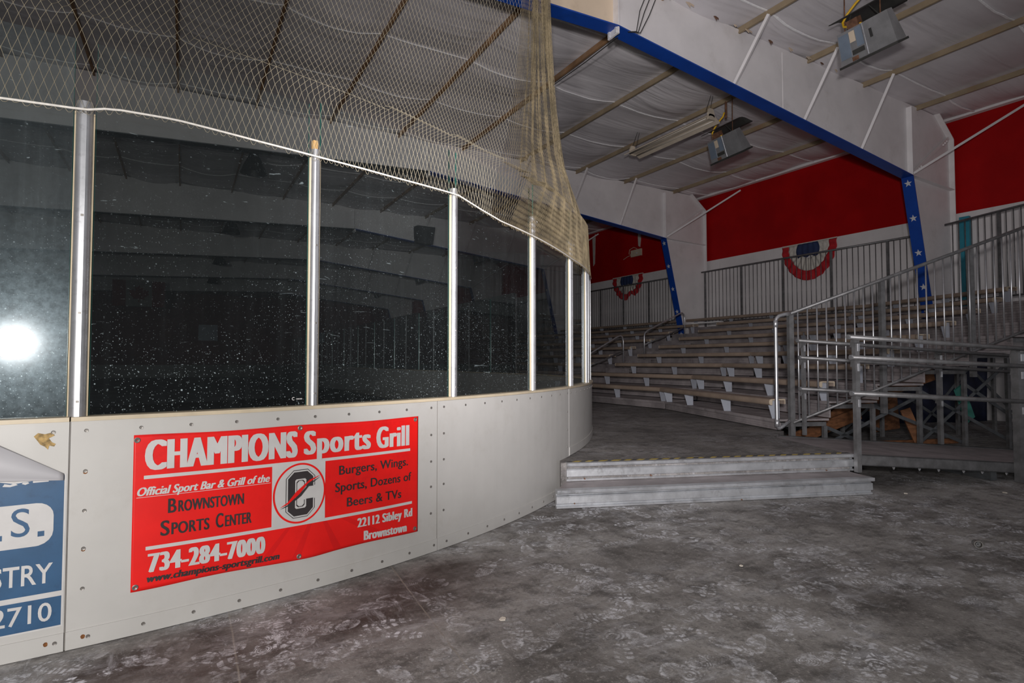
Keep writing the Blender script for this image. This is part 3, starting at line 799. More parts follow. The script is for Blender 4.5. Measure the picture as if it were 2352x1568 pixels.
TX('Beers & TVs', 1.946, 2.359, .456, .442, .056, VBLACK, .004, 0, .0014, 1.03)
TX('22112 Sibley Rd', 2.020, 2.454, .312, .299, .056, VWHITE, .0, 0, .0042, 1.10)
TX('Brownstown', 2.066, 2.407, .222, .205, .058, VWHITE, .0, 0, .0045, 1.10)
TX('734-284-7000', .882, 1.449, .301, .284, .092, VWHITE, .0, 0, .0072, 1.12)
TX('www.champions-sportsgrill.com', .874, 1.533, .252, .231, .036, VBLACK, .006, .2, .0024, 1.06)
for u, z in ((.826, .972), (1.641, .973), (2.476, .963), (.831, .238), (1.641, .220), (2.477, .208)):
    c = surf(0, rip)(u, z); aa = u / RK
    m = MB(); m.lathe([(.003, -.002), (.005, -.003), (.006, -.001), (.011, -.0035), (.014, -.002), (.014, .0)], (0, 0, 0), 16, 'y')
    o = obj('grommet', m, SCREW, t); o.location = c + Vector((math.sin(aa), -math.cos(aa), 0)) * .002; o.rotation_euler = (0, 0, aa)

# ------------------------------------------------------------------ blue sign with the peeled corner
t = thing('sign', 'blue vinyl sign with white lettering and a peeled top corner, at the left edge', 'sign', rink(1, RK + .002, .12))
W2 = lambda nm, vf, mat, ly: lay(nm, vf[0], vf[1], mat, t, surf(ly))
UL = -.95; UR = .545
W2('sheet', poly([(UL, .122), (.548, .122), (.548, .836), (.520, .836), (.36, .815), (.30, .830), (UL, .840)]), VWHITE, 0)
W2('blue_field', poly([(UL, .290), (.540, .290), (.540, .832), (.516, .826), (.36, .808), (.30, .822), (UL, .832)]), VBLUE, 1)
W2('blue_field', poly([(UL, .130), (.540, .130), (.540, .266), (UL, .266)]), VBLUE, 1)
pill = [(UL, .516), (.44, .513)] + [(.44 + .064 * math.cos(q), .577 + .064 * math.sin(q)) for q in [R(-80 + 20 * k) for k in range(5)]] + [(.44 + .064 * math.cos(q), .647 + .064 * math.sin(q)) for q in [R(0 + 18 * k) for k in range(6)]] + [(UL, .713)]
W2('white_field', poly(pill), VWHITE, 2)
W2('lettering', text_fit('S', .352, .418, .566, .566, .126, .0), VBLUE, 3)
W2('lettering', poly([(.447, .556), (.471, .556), (.471, .580), (.447, .580)]), VBLUE, 3)
W2('lettering', poly([(.300, .556), (.322, .556), (.322, .580), (.300, .580)]), VBLUE, 3)
W2('lettering', text_fit('STRY', .286, .506, .343, .335, .092, .012), VWHITE, 2)
W2('lettering', text_fit('2710', .292, .506, .166, .160, .084, .008), VWHITE, 2)
W2('lettering', poly([(.425, .806), (.482, .806), (.482, .816), (.425, .815)]), VWHITE, 2)
W2('lettering', poly([(.385, .806), (.398, .800), (.412, .806), (.408, .812), (.39, .811)]), VWHITE, 2)
W2('lettering', poly([(.318, .800), (.345, .796), (.372, .803), (.360, .812), (.345, .806), (.325, .812)]), VWHITE, 2)
# the flap that has come away and curls forward and down to the left
m = MB()
def flap(u, v):
    # u along the fold from its point (right) to the left, v across the flap
    fu = .538 - u * .62; fz = .837 + u * .40
    roll = v * PI * .80
    rr = .010 + .060 * u
    drop = v * (.02 + .36 * u)
    nrm_out = .0035 + rr * math.sin(min(roll, PI * .72)) + .01 * u
    z = fz - rr * (1 - math.cos(roll)) - drop * .62
    uu = fu - drop * .02 - .10 * u * v * math.sin(u * 4)
    return rink(math.degrees(uu / RK), RK + nrm_out, min(z, 1.08))
m.grid(flap, 30, 22)
fo = obj('peeled_flap', m, VBACK, t, smooth=True, fix=False)
md = fo.modifiers.new('thickness', 'SOLIDIFY'); md.thickness = .0012

# ------------------------------------------------------------------ safety net
t = thing('safety_net', 'tan knotted spectator net roped above the glass, gathered into a hanging bundle', 'net', rink(20, RK + .01, 2.6))
cols = []
a = -13.0
while a < 49:
    cols.append(a)
    a += .30 if a < 13 else (.275 if a < 24 else (.20 if a < 27 else .125))
NCOL = len(cols)
TOPX0 = -4.2; BT = Vector((3.62, 5.45, 0))
ROPEZ = [(-14, 2.59), (2, 2.58), (4.42, 2.602), (5.2, 2.634), (7.3, 2.649), (10.6, 2.635), (13.2, 2.630), (17.2, 2.630), (21.9, 2.645), (24, 2.592), (26.1, 2.552), (30.7, 2.528), (37.9, 2.488), (46.6, 2.50), (60, 2.5)]
def rope_z(a):
    for (a0, z0), (a1, z1) in zip(ROPEZ, ROPEZ[1:]):
        if a0 <= a <= a1: return z0 + (z1 - z0) * (a - a0) / (a1 - a0)
    return 2.5
NROW = 84
def net_pt(ci, r):
    """column index (float), row 0..NROW"""
    i = int(min(max(ci, 0), NCOL - 1)); f = ci - i
    a = cols[i] + (cols[min(i + 1, NCOL - 1)] - cols[i]) * f
    v = r / NROW
    z0 = rope_z(a)
    q = (a + 13.0) / 63.5
    gathered = min(1.0, max(0.0, (a - 23.5) / 5.0)); gathered = gathered * gathered * (3 - 2 * gathered)
    p0 = rink(a, RK + .004, z0)
    g = min(1.0, max(0.0, (a + 13.0) / 38.0))
    ptop = Vector((TOPX0 + (3.45 - TOPX0) * g ** .92, 4.35 + 1.25 * g, 6.9))
    pfold = rink(a, RK - .002, 3.01)
    vf = .085
    if v < vf: pn = p0.lerp(pfold, v / vf)
    else:
        w = (v - vf) / (1 - vf)
        pn = pfold.lerp(ptop, w); pn.z -= (.05 + .85 * g * g) * math.sin(PI * w) * (1 - w)
    # gathered part hangs from one point
    fan = (a - 26.0) / 24.5
    w = v
    btop = Vector((3.47 + .15 * fan, 5.44 + .09 * math.sin(fan * 9), 7.0))
    blend = (1 - w) ** 2.7
    bulge = .07 * math.sin(PI * min(1, w / .26)) if w < .26 else 0
    aa = R(a)
    pb = rink(a, RK + .004, z0) * blend + btop * (1 - blend)
    pb.z = z0 + (7.0 - z0) * w
    nn = Vector((math.sin(aa), -math.cos(aa), 0))
    pb += nn * bulge * (.3 + .9 * max(0, fan)) * (1 if fan > 0 else .3)
    pb += Vector((.014 * math.sin(ci * .9 + w * 5), .03 * math.sin(ci * .37), 0)) * (1 - blend) + Vector((math.cos(aa), math.sin(aa), 0)) * .05 * math.sin(ci * .29) * math.sin(PI * min(1, w * 2))
    p = pn.lerp(pb, gathered)
    if p.z < 3.12:                      # the net stays outside the glass until it clears the top edge
        c = Vector((p.x - CX, p.y - CY)); rmin = RK - .004
        if a > 0 and c.length < rmin:
            c = c.normalized() * rmin; p.x, p.y = CX + c.x, CY + c.y
    return p
def net_mesh(c0, c1, rad, knots=True):
    m = MB()
    def seg(p, q):
        d = q - p
        if d.length < 1e-5: return
        d.normalize(); r = d.cross(Vector((.3, .9, .1))).normalized(); u = r.cross(d)
        b = len(m.v)
        for e in (p, q):
            for k in range(3):
                an = 2 * PI * k / 3; m.v.append(tuple(e + (r * math.cos(an) + u * math.sin(an)) * rad))
        for k in range(3): m.f.append((b + k, b + (k + 1) % 3, b + 3 + (k + 1) % 3, b + 3 + k))
    for r in range(NROW):
        off = .5 * (r % 2)
        for c in range(c0, c1):
            ci = c + off
            if ci > NCOL - 1: continue
            jx = .0
            p = net_pt(ci, r)
            if knots and r:
                b = len(m.v); k_ = rad * 2.1
                m.v += [tuple(p + Vector(q) * k_) for q in ((0, 0, 1.3), (1, 0, -.6), (-.5, .87, -.6), (-.5, -.87, -.6))]; m.f += [(b, b + 1, b + 2), (b, b + 2, b + 3), (b, b + 3, b + 1), (b + 1, b + 3, b + 2)]
            for s in (-.5, .5):
                if c0 <= ci + s <= min(c1, NCOL - 1): seg(p, net_pt(ci + s, r + 1))
    # loops under the rope
    for c in range(c0, min(c1, NCOL - 1)):
        p = net_pt(c, 0); q = net_pt(c + 1, 0); h = random.uniform(.012, .034)
        mid = (p + q) / 2 - Vector((0, 0, h)); aa = R(max(0, cols[c])); mid += Vector((math.sin(aa), -math.cos(aa), 0)) * .01
        l1 = p.lerp(mid, .75) - Vector((0, 0, h * .2)); l2 = q.lerp(mid, .75) - Vector((0, 0, h * .2))
        seg(p, l1); seg(l1, l2); seg(l2, q)
    return m
cs = next(i for i, a in enumerate(cols) if a > 25)
obj('mesh', net_mesh(0, cs + 1, .00115), NETM, t, fix=False)
obj('gathered_bundle', net_mesh(cs, NCOL, .00125, False), NETB, t, fix=False)
rp = [rink(-13 + .5 * i, RK + .008, rope_z(-13 + .5 * i)) for i in range(120)]
obj('rope', MB().tube(rp, .0058, 8), ROPE, t, smooth=True)

# ------------------------------------------------------------------ bleachers
RUN, RISE = .8125, .25
def TZ(k): return .535 + RISE * (k - 1)
def BZc(k): return .785 + RISE * (k - 1)
def bench_profile(x, z):
    """hollow plank: rounded nose in front, thin deck, lip at the back"""
    pr = [(.03, -.048), (.012, -.040), (.002, -.022), (0, 0), (.004, .022), (.016, .036), (.034, .042), (.245, .042), (.256, .034), (.256, -.030), (.246, -.034), (.244, .022), (.05, .024), (.048, -.040)]
    return [(x + a, z + b) for a, b in pr]
def riser_profile(x, z0, z1):
    n = 4; pts = []
    for i in range(n):
        a, b = z0 + (z1 - z0) * i / n, z0 + (z1 - z0) * (i + 1) / n
        pts += [(x, a + .012), (x, b - .010), (x + .010, b - .008), (x + .010, b + .006)]
    pts = pts[:-1] + [(x + .010, z1)]
    return pts + [(x + .03, z1), (x + .03, z0 + .012)]
def tread_profile(x0, x1, z):
    n = 4; pts = [(x0 - .02, z - .045), (x0 - .022, z - .006), (x0 - .018, z)]
    for i in range(1, n):
        q = x0 + (x1 - x0) * i / n; pts += [(q - .006, z), (q - .005, z - .008), (q + .005, z - .008), (q + .006, z)]
    return pts + [(x1, z), (x1, z - .03), (x0 + .01, z - .03), (x0 + .01, z - .045)]
def gusset(x, z0, z1):
    return [(x + .035, z1), (x + .235, z1), (x + .235, z0), (x + .115, z0)]
X1 = 8.59
def yseam(k): return 8.74 - .107 * (k - 1)
def xk(k): return X1 + RUN * (k - 1)
fS = lambda p, s: (p[0], s, p[1])
AY0, AY1 = 12.05, 13.30
tS = thing('bleacher', 'long straight aluminium bleacher with the aisle, parallel to the red wall', 'bleacher', (8.72, 12, PZ))
Y2 = 43.0
def notch(k): return [(yseam(k), FY[1] - .15), (FY[1] + .15, FY[2] - .15), (FY[2] + .15, FY[3] - .15), (FY[3] + .15, FY[4] - .15), (FY[4] + .15, Y2)] if k >= 8 else [(yseam(k), Y2)]
for k in range(1, 10):
    xt = xk(k) + .13; z0 = PZ + .004 if k == 1 else TZ(k - 1)
    for a, b in notch(k):
        obj('riser', MB().prism(riser_profile(xt, z0, TZ(k) - .045), fS, a, b), TREAD, tS)
        obj('tread', MB().prism(tread_profile(xt, xt + RUN - (.0 if k < 9 else .2), TZ(k)), fS, a, b), TREAD, tS)
    spans = [(yseam(k), AY0), (AY1 if k != 8 else 13.02, Y2)]
    if k == 9: spans = [(yseam(k), FY[1] - .14), (FY[1] + .14, FY[2] - .14), (FY[2] + .14, FY[3] - .14), (FY[3] + .14, FY[4] - .14), (FY[4] + .14, Y2)]
    for a, b in spans:
        bo = obj('bench', MB().prism(bench_profile(xk(k), BZc(k)), fS, a + .003, b), BENCH, tS)
        if a > 13 and k != 9:
            obj('end_cap', MB().prism(bench_profile(xk(k) - .004, BZc(k)), fS, a - .012, a + .002), BENCHEND, bo)
        elif b == AY0: obj('end_cap', MB().prism(bench_profile(xk(k) - .004, BZc(k)), fS, b + .001, b + .015), BENCHEND, bo)
        y = a + .06 if a < 12 else a + .14
        while y < min(b, 26):
            if not (k >= 8 and abs(y - FY[1]) < .2) and not (k >= 8 and abs(y - FY[2]) < .2):
                obj('bracket', MB().prism(gusset(xk(k), TZ(k), BZc(k) - .034 + .055), lambda p, s: (p[0], s, min(p[1], BZc(k) + .020)), y, y + .008), BRACKET, bo)
            y += 1.45 if a < 12 else 1.45
# aisle half steps
for k in range(1, 9):
    xt = xk(k) + .13
    obj('aisle_step', MB().box(xt - .36, xt - .005, AY0 + .12, AY1 - .12, TZ(k) - .125 if k > 1 else TZ(1) - .125, TZ(k) - .115).box(xt - .36, xt - .345, AY0 + .12, AY1 - .12, (TZ(k - 1) if k > 1 else PZ + .004), TZ(k) - .125), TREAD, tS)

tN = thing('bleacher', 'turned aluminium bleacher nearest the camera, with its open end frame beside the ramp', 'bleacher', L(5.2, 9, PZ))
fN = lambda p, s: L(p[0], s, p[1])
EN = 7.43
def e1k(k): return 5.08 + RUN * (k - 1) - (.18 if k == 9 else 0)
def eseam(k): return xk(k) * math.sin(PH) + yseam(k) * math.cos(PH)
for k in range(1, 10):
    xt = e1k(k) + .13; z0 = PZ + .004 if k == 1 else TZ(k - 1); se = eseam(k)
    parts = [(EN, se)]
    if k >= 9: parts = [(EN, 11.12), (11.88, se)]
    for a, b in parts:
        obj('riser', MB().prism(riser_profile(xt, z0, TZ(k) - .045), fN, a, b), TREAD, tN)
        obj('tread', MB().prism(tread_profile(xt, xt + RUN - (0 if k < 9 else .2), TZ(k)), fN, a, b), TREAD, tN)
    # end beam under each tread
    obj('stringer', MB().prism([(xt, TZ(k) - .11), (xt + RUN - .03, TZ(k) - .11), (xt + RUN - .03, TZ(k) - .05), (xt, TZ(k) - .05)], fN, EN + .02, EN + .07), GALV, tN)
    e = EN + .03 + (.0 if k < 3 else .25 * (k - 2))
    bo = obj('bench', MB().prism(bench_profile(e1k(k), BZc(k)), fN, e, se - .003), BENCH, tN)
    obj('end_cap', MB().prism(bench_profile(e1k(k) - .005, BZc(k)), fN, e - .014, e - .001), BENCHEND, bo)
    s = e + .10
    while s < se:
        if not (k == 9 and abs(s - 11.4) < .25):
            obj('bracket', MB().prism(gusset(e1k(k), TZ(k), BZc(k) + .02), fN, s, s + .008), BRACKET, bo)
        s += 1.30
    obj('bracket', MB().prism(gusset(e1k(k), TZ(k), BZc(k) + .02), fN, se - .10, se - .092), BRACKET, bo)
# open frame under the near end: legs and crossed braces
for e2, kk in ((EN + .045, 9), (9.05, 8), (10.7, 7)):
    for k in range(1, kk + 1):
        a = e1k(k) + .13 + RUN - .04
        lg = MB(); z1 = TZ(k) - .112
        lg.prism([(a - .028, e2 - .025), (a + .028, e2 - .025), (a + .028, e2 - .019), (a - .022, e2 - .019), (a - .022, e2 + .025), (a - .028, e2 + .025)], lambda p, z: L(p[0], p[1], z), .004 if a > 5.72 else PZ + .004, z1)
        obj('leg', lg, GALV, tN)
    for (ka, za, kb, zb) in ((2, .10, 1, .42), (1, .12, 3, .82), (2, .72, 4, .12), (3, .10, 5, 1.30), (4, 1.05, 6, .10), (5, .12, 7, 1.75), (3, .95, 5, .15), (6, 1.55, 8, .12)):
        if kb > kk: continue
        A = L(e1k(ka) + .13 + RUN - .04, e2 + .045, za); B = L(e1k(kb) + .13 + RUN - .04, e2 + .045, zb)
        obj('cross_brace', MB().bar(A, B, .012, .05), DARKSTEEL, tN)

# ------------------------------------------------------------------ railings
def baluster_rail(name, label, base, top, bot, pts, posts, rad=.024, brad=.011, postw=.06, mat=GALV, pmat=None, group=None, frame=fN, maxn=98, closed=True):
    """top/bot: functions s -> z, pts: list of s for balusters, posts: list of (s, zlow); place(s, z) -> point"""
    t = thing(name, label, 'railing', base, group)
    return t
def rod(t, mesh_src, p, h, name, mat, rad):
    m = MB().tube([p, p + Vector((0, 0, h))], rad, 8); return obj(name, m, mat, t, smooth=True)
# sloping guard up the end of the near bleacher
t = thing('guard_rail', 'long sloping galvanised guard rail with balusters climbing the end of the near bleacher', 'railing', L(5.31, 7.28, .3))
G2 = 7.28
gt = lambda a: 2.05 + .345 * (a - 5.31)
gb = lambda a: .515 + .335 * (a - 5.37)
obj('top_rail', MB().tube([L(5.24, G2, gt(5.24)), L(11.7, G2, gt(11.7))], .026, 10), GALV, t, smooth=True)
obj('bottom_rail', MB().tube([L(5.33, G2, gb(5.33)), L(11.7, G2, gb(11.7))], .021, 10), GALV, t, smooth=True)
loop = [(5.30, 2.055), (5.20, 2.035), (5.12, 2.01), (5.08, 1.97), (5.07, 1.90), (5.07, .56), (5.075, .47), (5.095, .425), (5.13, .435), (5.27, .53)]
obj('end_loop', MB().tube([L(a, G2 - .01, z) for a, z in loop], .025, 10), ALU, t, smooth=True)
for z in (.50, 1.90): obj('elbow_sleeve', MB().tube([L(5.07, G2 - .01, z - .05), L(5.07, G2 - .01, z + .05)], .031, 10), ALU, t, smooth=True)
pa = [5.33, 6.84, 8.41, 9.97, 11.55]
for a in pa:
    low = .30 if a < 6 else gb(a) - .40
    m = MB().prism([(a - .036, G2 + .0), (a + .036, G2 + .0), (a + .036, G2 + .06), (a - .036, G2 + .06)], lambda p, z: L(p[0], p[1], z), low, gt(a) - .02)
    obj('post', m, GALV, t)
a = 5.43
while a < 11.5:
    if min(abs(a - q) for q in pa) > .06:
        obj('baluster', MB().tube([L(a, G2, gb(a)), L(a, G2, gt(a))], .0115, 7), ALU, t, smooth=True)
    a += .1535
# back guards against the wall
def back_guard(label, place, s0, s1, base, z0=2.74, z1=4.52, step=.15, rz=0):
    t = thing('back_guard_rail', label, 'railing', base, 'back guard rails along the top row')
    obj('top_rail', MB().tube([place(s0 - .1, z1), place(s1 + .05, z1)], .026, 8), GALV, t, smooth=True)
    obj('bottom_rail', MB().tube([place(s0, z0), place(s1, z0)], .02, 8), GALV, t, smooth=True)
    bm_ = None; n = int((s1 - s0) / step)
    m = MB().tube([(0, 0, z0), (0, 0, z1)], .0105, 6)
    for i in range(n + 1):
        p = place(s0 + .02 + i * step, 0)
        if i % 10 == 4:
            q = obj('post', MB().box(-.03, .03, -.025, .025, z0 - .15, z1 - .02), GALV, t)
        elif bm_ is None: q = bm_ = obj('baluster', m, GALV, t, smooth=True)
        else: q = bm_.copy(); COL.objects.link(q)
        q.location = (p.x, p.y, 0); q.rotation_euler = (0, 0, rz)
    return t
GX = 15.86
back_guard('galvanised back guard rail in front of the large bunting', lambda s, z: Vector((GX, s, z)), 7.25, 13.98, (GX, 10.6, 2.7))
back_guard('galvanised back guard rail in front of the small drooping bunting', lambda s, z: Vector((GX, s, z)), 14.55, 21.5, (GX, 18, 2.7), step=.15)
back_guard('galvanised back guard rail far beyond the third frame, hidden behind the glass posts', lambda s, z: Vector((GX, s, z)), 22.1, 29.0, (GX, 25, 2.7), step=.15)
back_guard('galvanised back guard rail at the right edge, in front of the teal post', lambda s, z: L(12.28, s, z), 6.4, 11.2, L(12.28, 8.9, 2.7), z1=4.56, rz=-PH)
# aisle handrails
def aisle_rail(label, xa, za, xb, zb, h0, h1):
    t = thing('aisle_handrail', label, 'handrail', ((xa + xb) / 2, 12.68, min(za, zb)), 'aisle handrails')
    y = 12.68; r = .16
    top = [(xa, za)] + [(xa, za + h0 - r)] + [(xa + .03, za + h0 - .06), (xa + .12, za + h0 + .02)] + [(xb - .20, zb + h1 - .03), (xb - .10, zb + h1), (xb - .03, zb + h1 - .05), (xb, zb + h1 - .16), (xb, zb)]
    obj('bent_rail', MB().tube([(x, y, z) for x, z in top], .022, 10), ALU, t, smooth=True)
    obj('mid_rail', MB().tube([(xa, y, za + h0 * .52), (xb, y, zb + h1 * .53)], .019, 8), GALV, t, smooth=True)
aisle_rail('upper bent-pipe handrail in the bleacher aisle, in front of the starred column', 11.86, 1.425, 13.55, 1.925, .84, .96)
aisle_rail('lower bent-pipe handrail in the bleacher aisle, half hidden by the last glass posts', 9.56, .79, 11.05, 1.175, .70, .94)

# ------------------------------------------------------------------ ramp with its rails
t = thing('access_ramp', 'low aluminium access ramp sloping down to the right beside the bleacher end', 'ramp', L(5.5, 6.4, 0))
rz_ = lambda a: PZ - .075 * (a - 4.55)
m = MB(); m.hexa([L(4.78, 5.50, rz_(4.78) - .03), L(9.3, 5.50, rz_(9.3) - .03), L(9.3, 7.24, rz_(9.3) - .03), L(4.78, 7.24, rz_(4.78) - .03), L(4.78, 5.50, rz_(4.78) - .002), L(9.3, 5.50, rz_(9.3) - .002), L(9.3, 7.24, rz_(9.3) - .002), L(4.78, 7.24, rz_(4.78) - .002)])
obj('deck', m, TREAD, t)
for e, nm in ((5.47, 'edge_beam'), (7.21, 'edge_beam')):
    m = MB()
    for lo, hi, w in ((-.105, .012, .012), (-.105, -.095, .05), (.002, .012, .05)):
        m.hexa([L(4.78, e, rz_(4.78) + lo), L(9.3, e, rz_(9.3) + lo), L(9.3, e + w, rz_(9.3) + lo), L(4.78, e + w, rz_(4.78) + lo), L(4.78, e, rz_(4.78) + hi), L(9.3, e, rz_(9.3) + hi), L(9.3, e + w, rz_(9.3) + hi), L(4.78, e + w, rz_(4.78) + hi)])
    obj(nm, m, GALV, t)
for i in range(10):
    a = 5.25 + .29 * i + (.04 if i % 2 else 0)
    obj('hanging_bolt', MB().tube([L(a, 5.50, rz_(a) - .135), L(a, 5.50, rz_(a) - .10)], .008, 6).tube([L(a, 5.50, rz_(a) - .122), L(a, 5.50, rz_(a) - .108)], .014, 6), ALU, t)
obj('bearer', MB().hexa([L(6.55, 5.52, .004), L(6.63, 5.52, .004), L(6.63, 7.2, .004), L(6.55, 7.2, .004), L(6.55, 5.52, rz_(6.6) - .105), L(6.63, 5.52, rz_(6.6) - .105), L(6.63, 7.2, rz_(6.6) - .105), L(6.55, 7.2, rz_(6.6) - .105)]), DARKSTEEL, t)

def pipe_rail(label, e, a0, a1, zs, posts, base):
    t = thing('ramp_handrail', label, 'handrail', base, 'pipe handrails along the ramp')
    for i, (za, zb) in enumerate(zs):
        st = a0 - (.12 if i == 0 else .09)
        f = lambda a: za + (zb - za) * (a - a0) / (a1 - a0)
        o = obj('pipe', MB().tube([L(st, e - .075, f(st)), L(a1, e - .075, f(a1))], .0255, 10), GALV, t, smooth=True)
        obj('end_plug', MB().tube([L(st - .015, e - .075, f(st)), L(st + .002, e - .075, f(st))], .0275, 10), ALU, o)
        for (pa_, zl, zh, w) in posts:
            if pa_ < st - .1 or pa_ > a1: continue
            z = f(pa_)
            b = MB().prism([(-.10, .05), (-.07, -.07), (-.04, -.11), (.0, -.15), (.02, -.14), (.0, -.02), (-.03, .0), (-.06, .0)], lambda p, s: L(pa_ + s, e + .005 + p[0] * .75, z + p[1] * .62 - .01), -.03, .03)
            obj('bracket', b, GALV, t)
    for (pa_, zl, zh, w) in posts:
        m = MB().prism([(pa_ - w / 2, e - w - .004), (pa_ + w / 2, e - w - .004), (pa_ + w / 2, e - w + .008), (pa_ - w / 2 + .012, e - w + .008), (pa_ - w / 2 + .012, e - .004), (pa_ - w / 2, e - .004)], lambda p, z: L(p[0], p[1], z), zl, zh)
        po = obj('post', m, GALV, t)
        for (za, zb) in zs:
            z = za + (zb - za) * (pa_ - a0) / (a1 - a0) - .10
            if z < zh: obj('bolt_plate', MB().prism([(pa_ + w * .05, e - w - .010), (pa_ + w * .48, e - w - .010), (pa_ + w * .48, e - w - .004), (pa_ + w * .05, e - w - .004)], lambda p, q: L(p[0], p[1], q), z - .045, z + .035), ALU, po)
    return t
pipe_rail('near three-pipe ramp handrail between the step corner post and the thick right post', 5.435, 4.72, 7.6, ((1.625, 1.475), (1.41, 1.28), (1.025, .875)), [(4.72, .184, 1.56, .052), (6.80, .004, 1.475, .080)], L(5.7, 5.5, .1))
pipe_rail('far three-pipe ramp handrail, running along the open end of the near bleacher', 7.19, 5.42, 9.4, ((1.655, 1.42), (1.42, 1.18), (.985, .75)), [(5.42, .34, 1.60, .042), (7.64, .16, 1.46, .055), (9.2, .04, 1.40, .055)], L(7.2, 7.2, .1))

# ------------------------------------------------------------------ aluminium steps
t = thing('aluminium_steps', 'two wide ridged aluminium steps up to the walkway', 'steps', L(3, 5.3, 0))
def step_profile(e, z0, z1):
    h = z1 - z0
    return [(e, z0 + .004), (e - .016, z0 + .006), (e - .016, z0 + .024), (e + .004, z0 + .028), (e + .004, z0 + .040), (e - .022, z0 + .052), (e - .018, z0 + h * .60), (e - .022, z0 + h * .62), (e - .018, z0 + h * .66), (e + .006, z0 + h * .70), (e + .006, z1 - .040), (e - .045, z1 - .036), (e - .050, z1 - .026), (e - .046, z1 - .022), (e - .050, z1 - .014), (e - .046, z1 - .010), (e - .050, z1 - .004), (e - .046, z1), (e + .03, z1), (e + .03, z0 + .004)]
f1 = lambda p, s: L(s, p[0], p[1])
obj('lower_riser', MB().prism(step_profile(5.18, 0, .18), f1, 1.33, 4.675), STEPALU, t)
obj('upper_riser', MB().prism(step_profile(5.50, .18, PZ + .003), f1, 1.515, 4.735), STEPALU, t)
m = MB().prism([(1.355, 5.205), (4.67, 5.205), (4.67, 5.50), (1.515, 5.50)], lambda p, z: L(p[0], p[1], z), .150, .1795)
obj('lower_tread', m, TREAD, t)
for e, zz, a0 in ((5.166, .05, 1.5), (5.168, .148, 1.5), (5.166, .014, 3.2), (5.168, .145, 3.2), (5.486, .205, 1.7), (5.486, .215, 2.4), (5.486, .2, 4.4)):
    obj('step_bolt', MB().tube([L(a0, e - .012, zz), L(a0, e + .02, zz)], .007, 8), RUSTR, t)
t = thing('hazard_tape', 'worn yellow and black hazard tape along the top step edge', 'tape', L(3, 5.52, PZ))
obj('black_tape', MB().prism([(1.52, 5.512), (4.72, 5.512), (4.72, 5.56), (1.56, 5.56)], lambda p, z: L(p[0], p[1], z), PZ + .0035, PZ + .0045), HAZK, t)
m = MB(); a = 1.58
while a < 4.66:
    w = random.uniform(.055, .085)
    m.prism([(a, 5.512), (a + w, 5.512), (a + w + .05, 5.56), (a + .05, 5.56)], lambda p, z: L(p[0], p[1], z), PZ + .0045, PZ + .0052); a += .135
obj('yellow_stripes', m, HAZY, t)

# ------------------------------------------------------------------ loose timber under the near bleacher
def plank(label, A, B, w, th, mat=LUMBER, name='loose_plank', up=(0, 0, 1)):
    return tag(obj(name, MB().bar(A, B, th, w, up), mat), label, 'plank', 'loose boards under the bleacher')
plank('long orange-brown plank sloping up behind the bleacher legs, lowest of the pile', L(5.75, 8.0, .12), L(7.3, 8.3, .52), .20, .04)
plank('orange-brown plank leaning just above the lowest one', L(6.3, 8.25, .33), L(8.2, 8.6, .88), .17, .04)
plank('broad brown plank high in the pile, right of the middle legs', L(7.1, 8.72, .55), L(9.3, 8.84, 1.15), .24, .04)
plank('short upright pale brown offcut in front of the pile', L(8.05, 7.9, .03), L(7.85, 7.98, .60), .15, .035)
plank('dark red-brown panel standing behind the pile at the right', L(9.1, 9.65, .04), L(9.05, 9.70, 1.25), .85, .03, up=(1, 0, 0))
plank('thin brown batten lying flat along the ground behind the legs', L(5.6, 7.9, .06), L(8.9, 8.05, .06), .08, .05)
plank('reddish plank crossing behind the ramp rail, topmost of the pile', L(7.3, 9.32, .86), L(9.4, 9.32, 1.02), .10, .04)
plank('wide brown board lying against the far legs', L(6.6, 9.85, .25), L(9.0, 9.95, .60), .40, .03)
plank('pale teal board hanging at the right of the timber pile', L(8.85, 7.95, .95), L(9.12, 8.0, .40), .22, .03, TEALB, 'teal_board')
plank('small teal board standing behind the middle legs', L(7.75, 9.45, .72), L(7.95, 9.48, 1.12), .10, .03, TEALB, 'teal_board')
plank('thin teal strip lying on the topmost plank', L(8.1, 9.32, .998), L(8.8, 9.32, 1.053), .03, .02, TEALB, 'teal_board')
plank('white ribbed strip standing behind the middle legs', L(7.35, 9.5, .04), L(7.32, 9.52, .96), .10, .03, PLANKW, 'white_strip')
t = thing('shade_backing', 'added dark navy sheet that darkens the space behind the timber pile under the near bleacher', 'shade_backing', L(8.5, 10.95, 0))
m = MB(); m.grid(lambda u, v: L(6.0 + 7.0 * u, 10.95 + .05 * math.sin(u * 34) + .03 * math.sin(u * 71 + v * 3), .004 + v * min(2.2, .30 + 2.2 * u)), 120, 8)  # sheet added to keep the space under the bleacher dark
o = obj('sheet', m, std('navy_shade', (.012, .016, .045), .6, vary=.4), t, smooth=True, fix=False); md = o.modifiers.new('thickness', 'SOLIDIFY'); md.thickness = .004
o = obj('loose_plank', MB().box(14.27, 14.50, 11.98, 13.06, 2.579, 2.612), PLANKW); tag(o, 'white plank laid across the aisle gap on the second row from the top', 'plank')

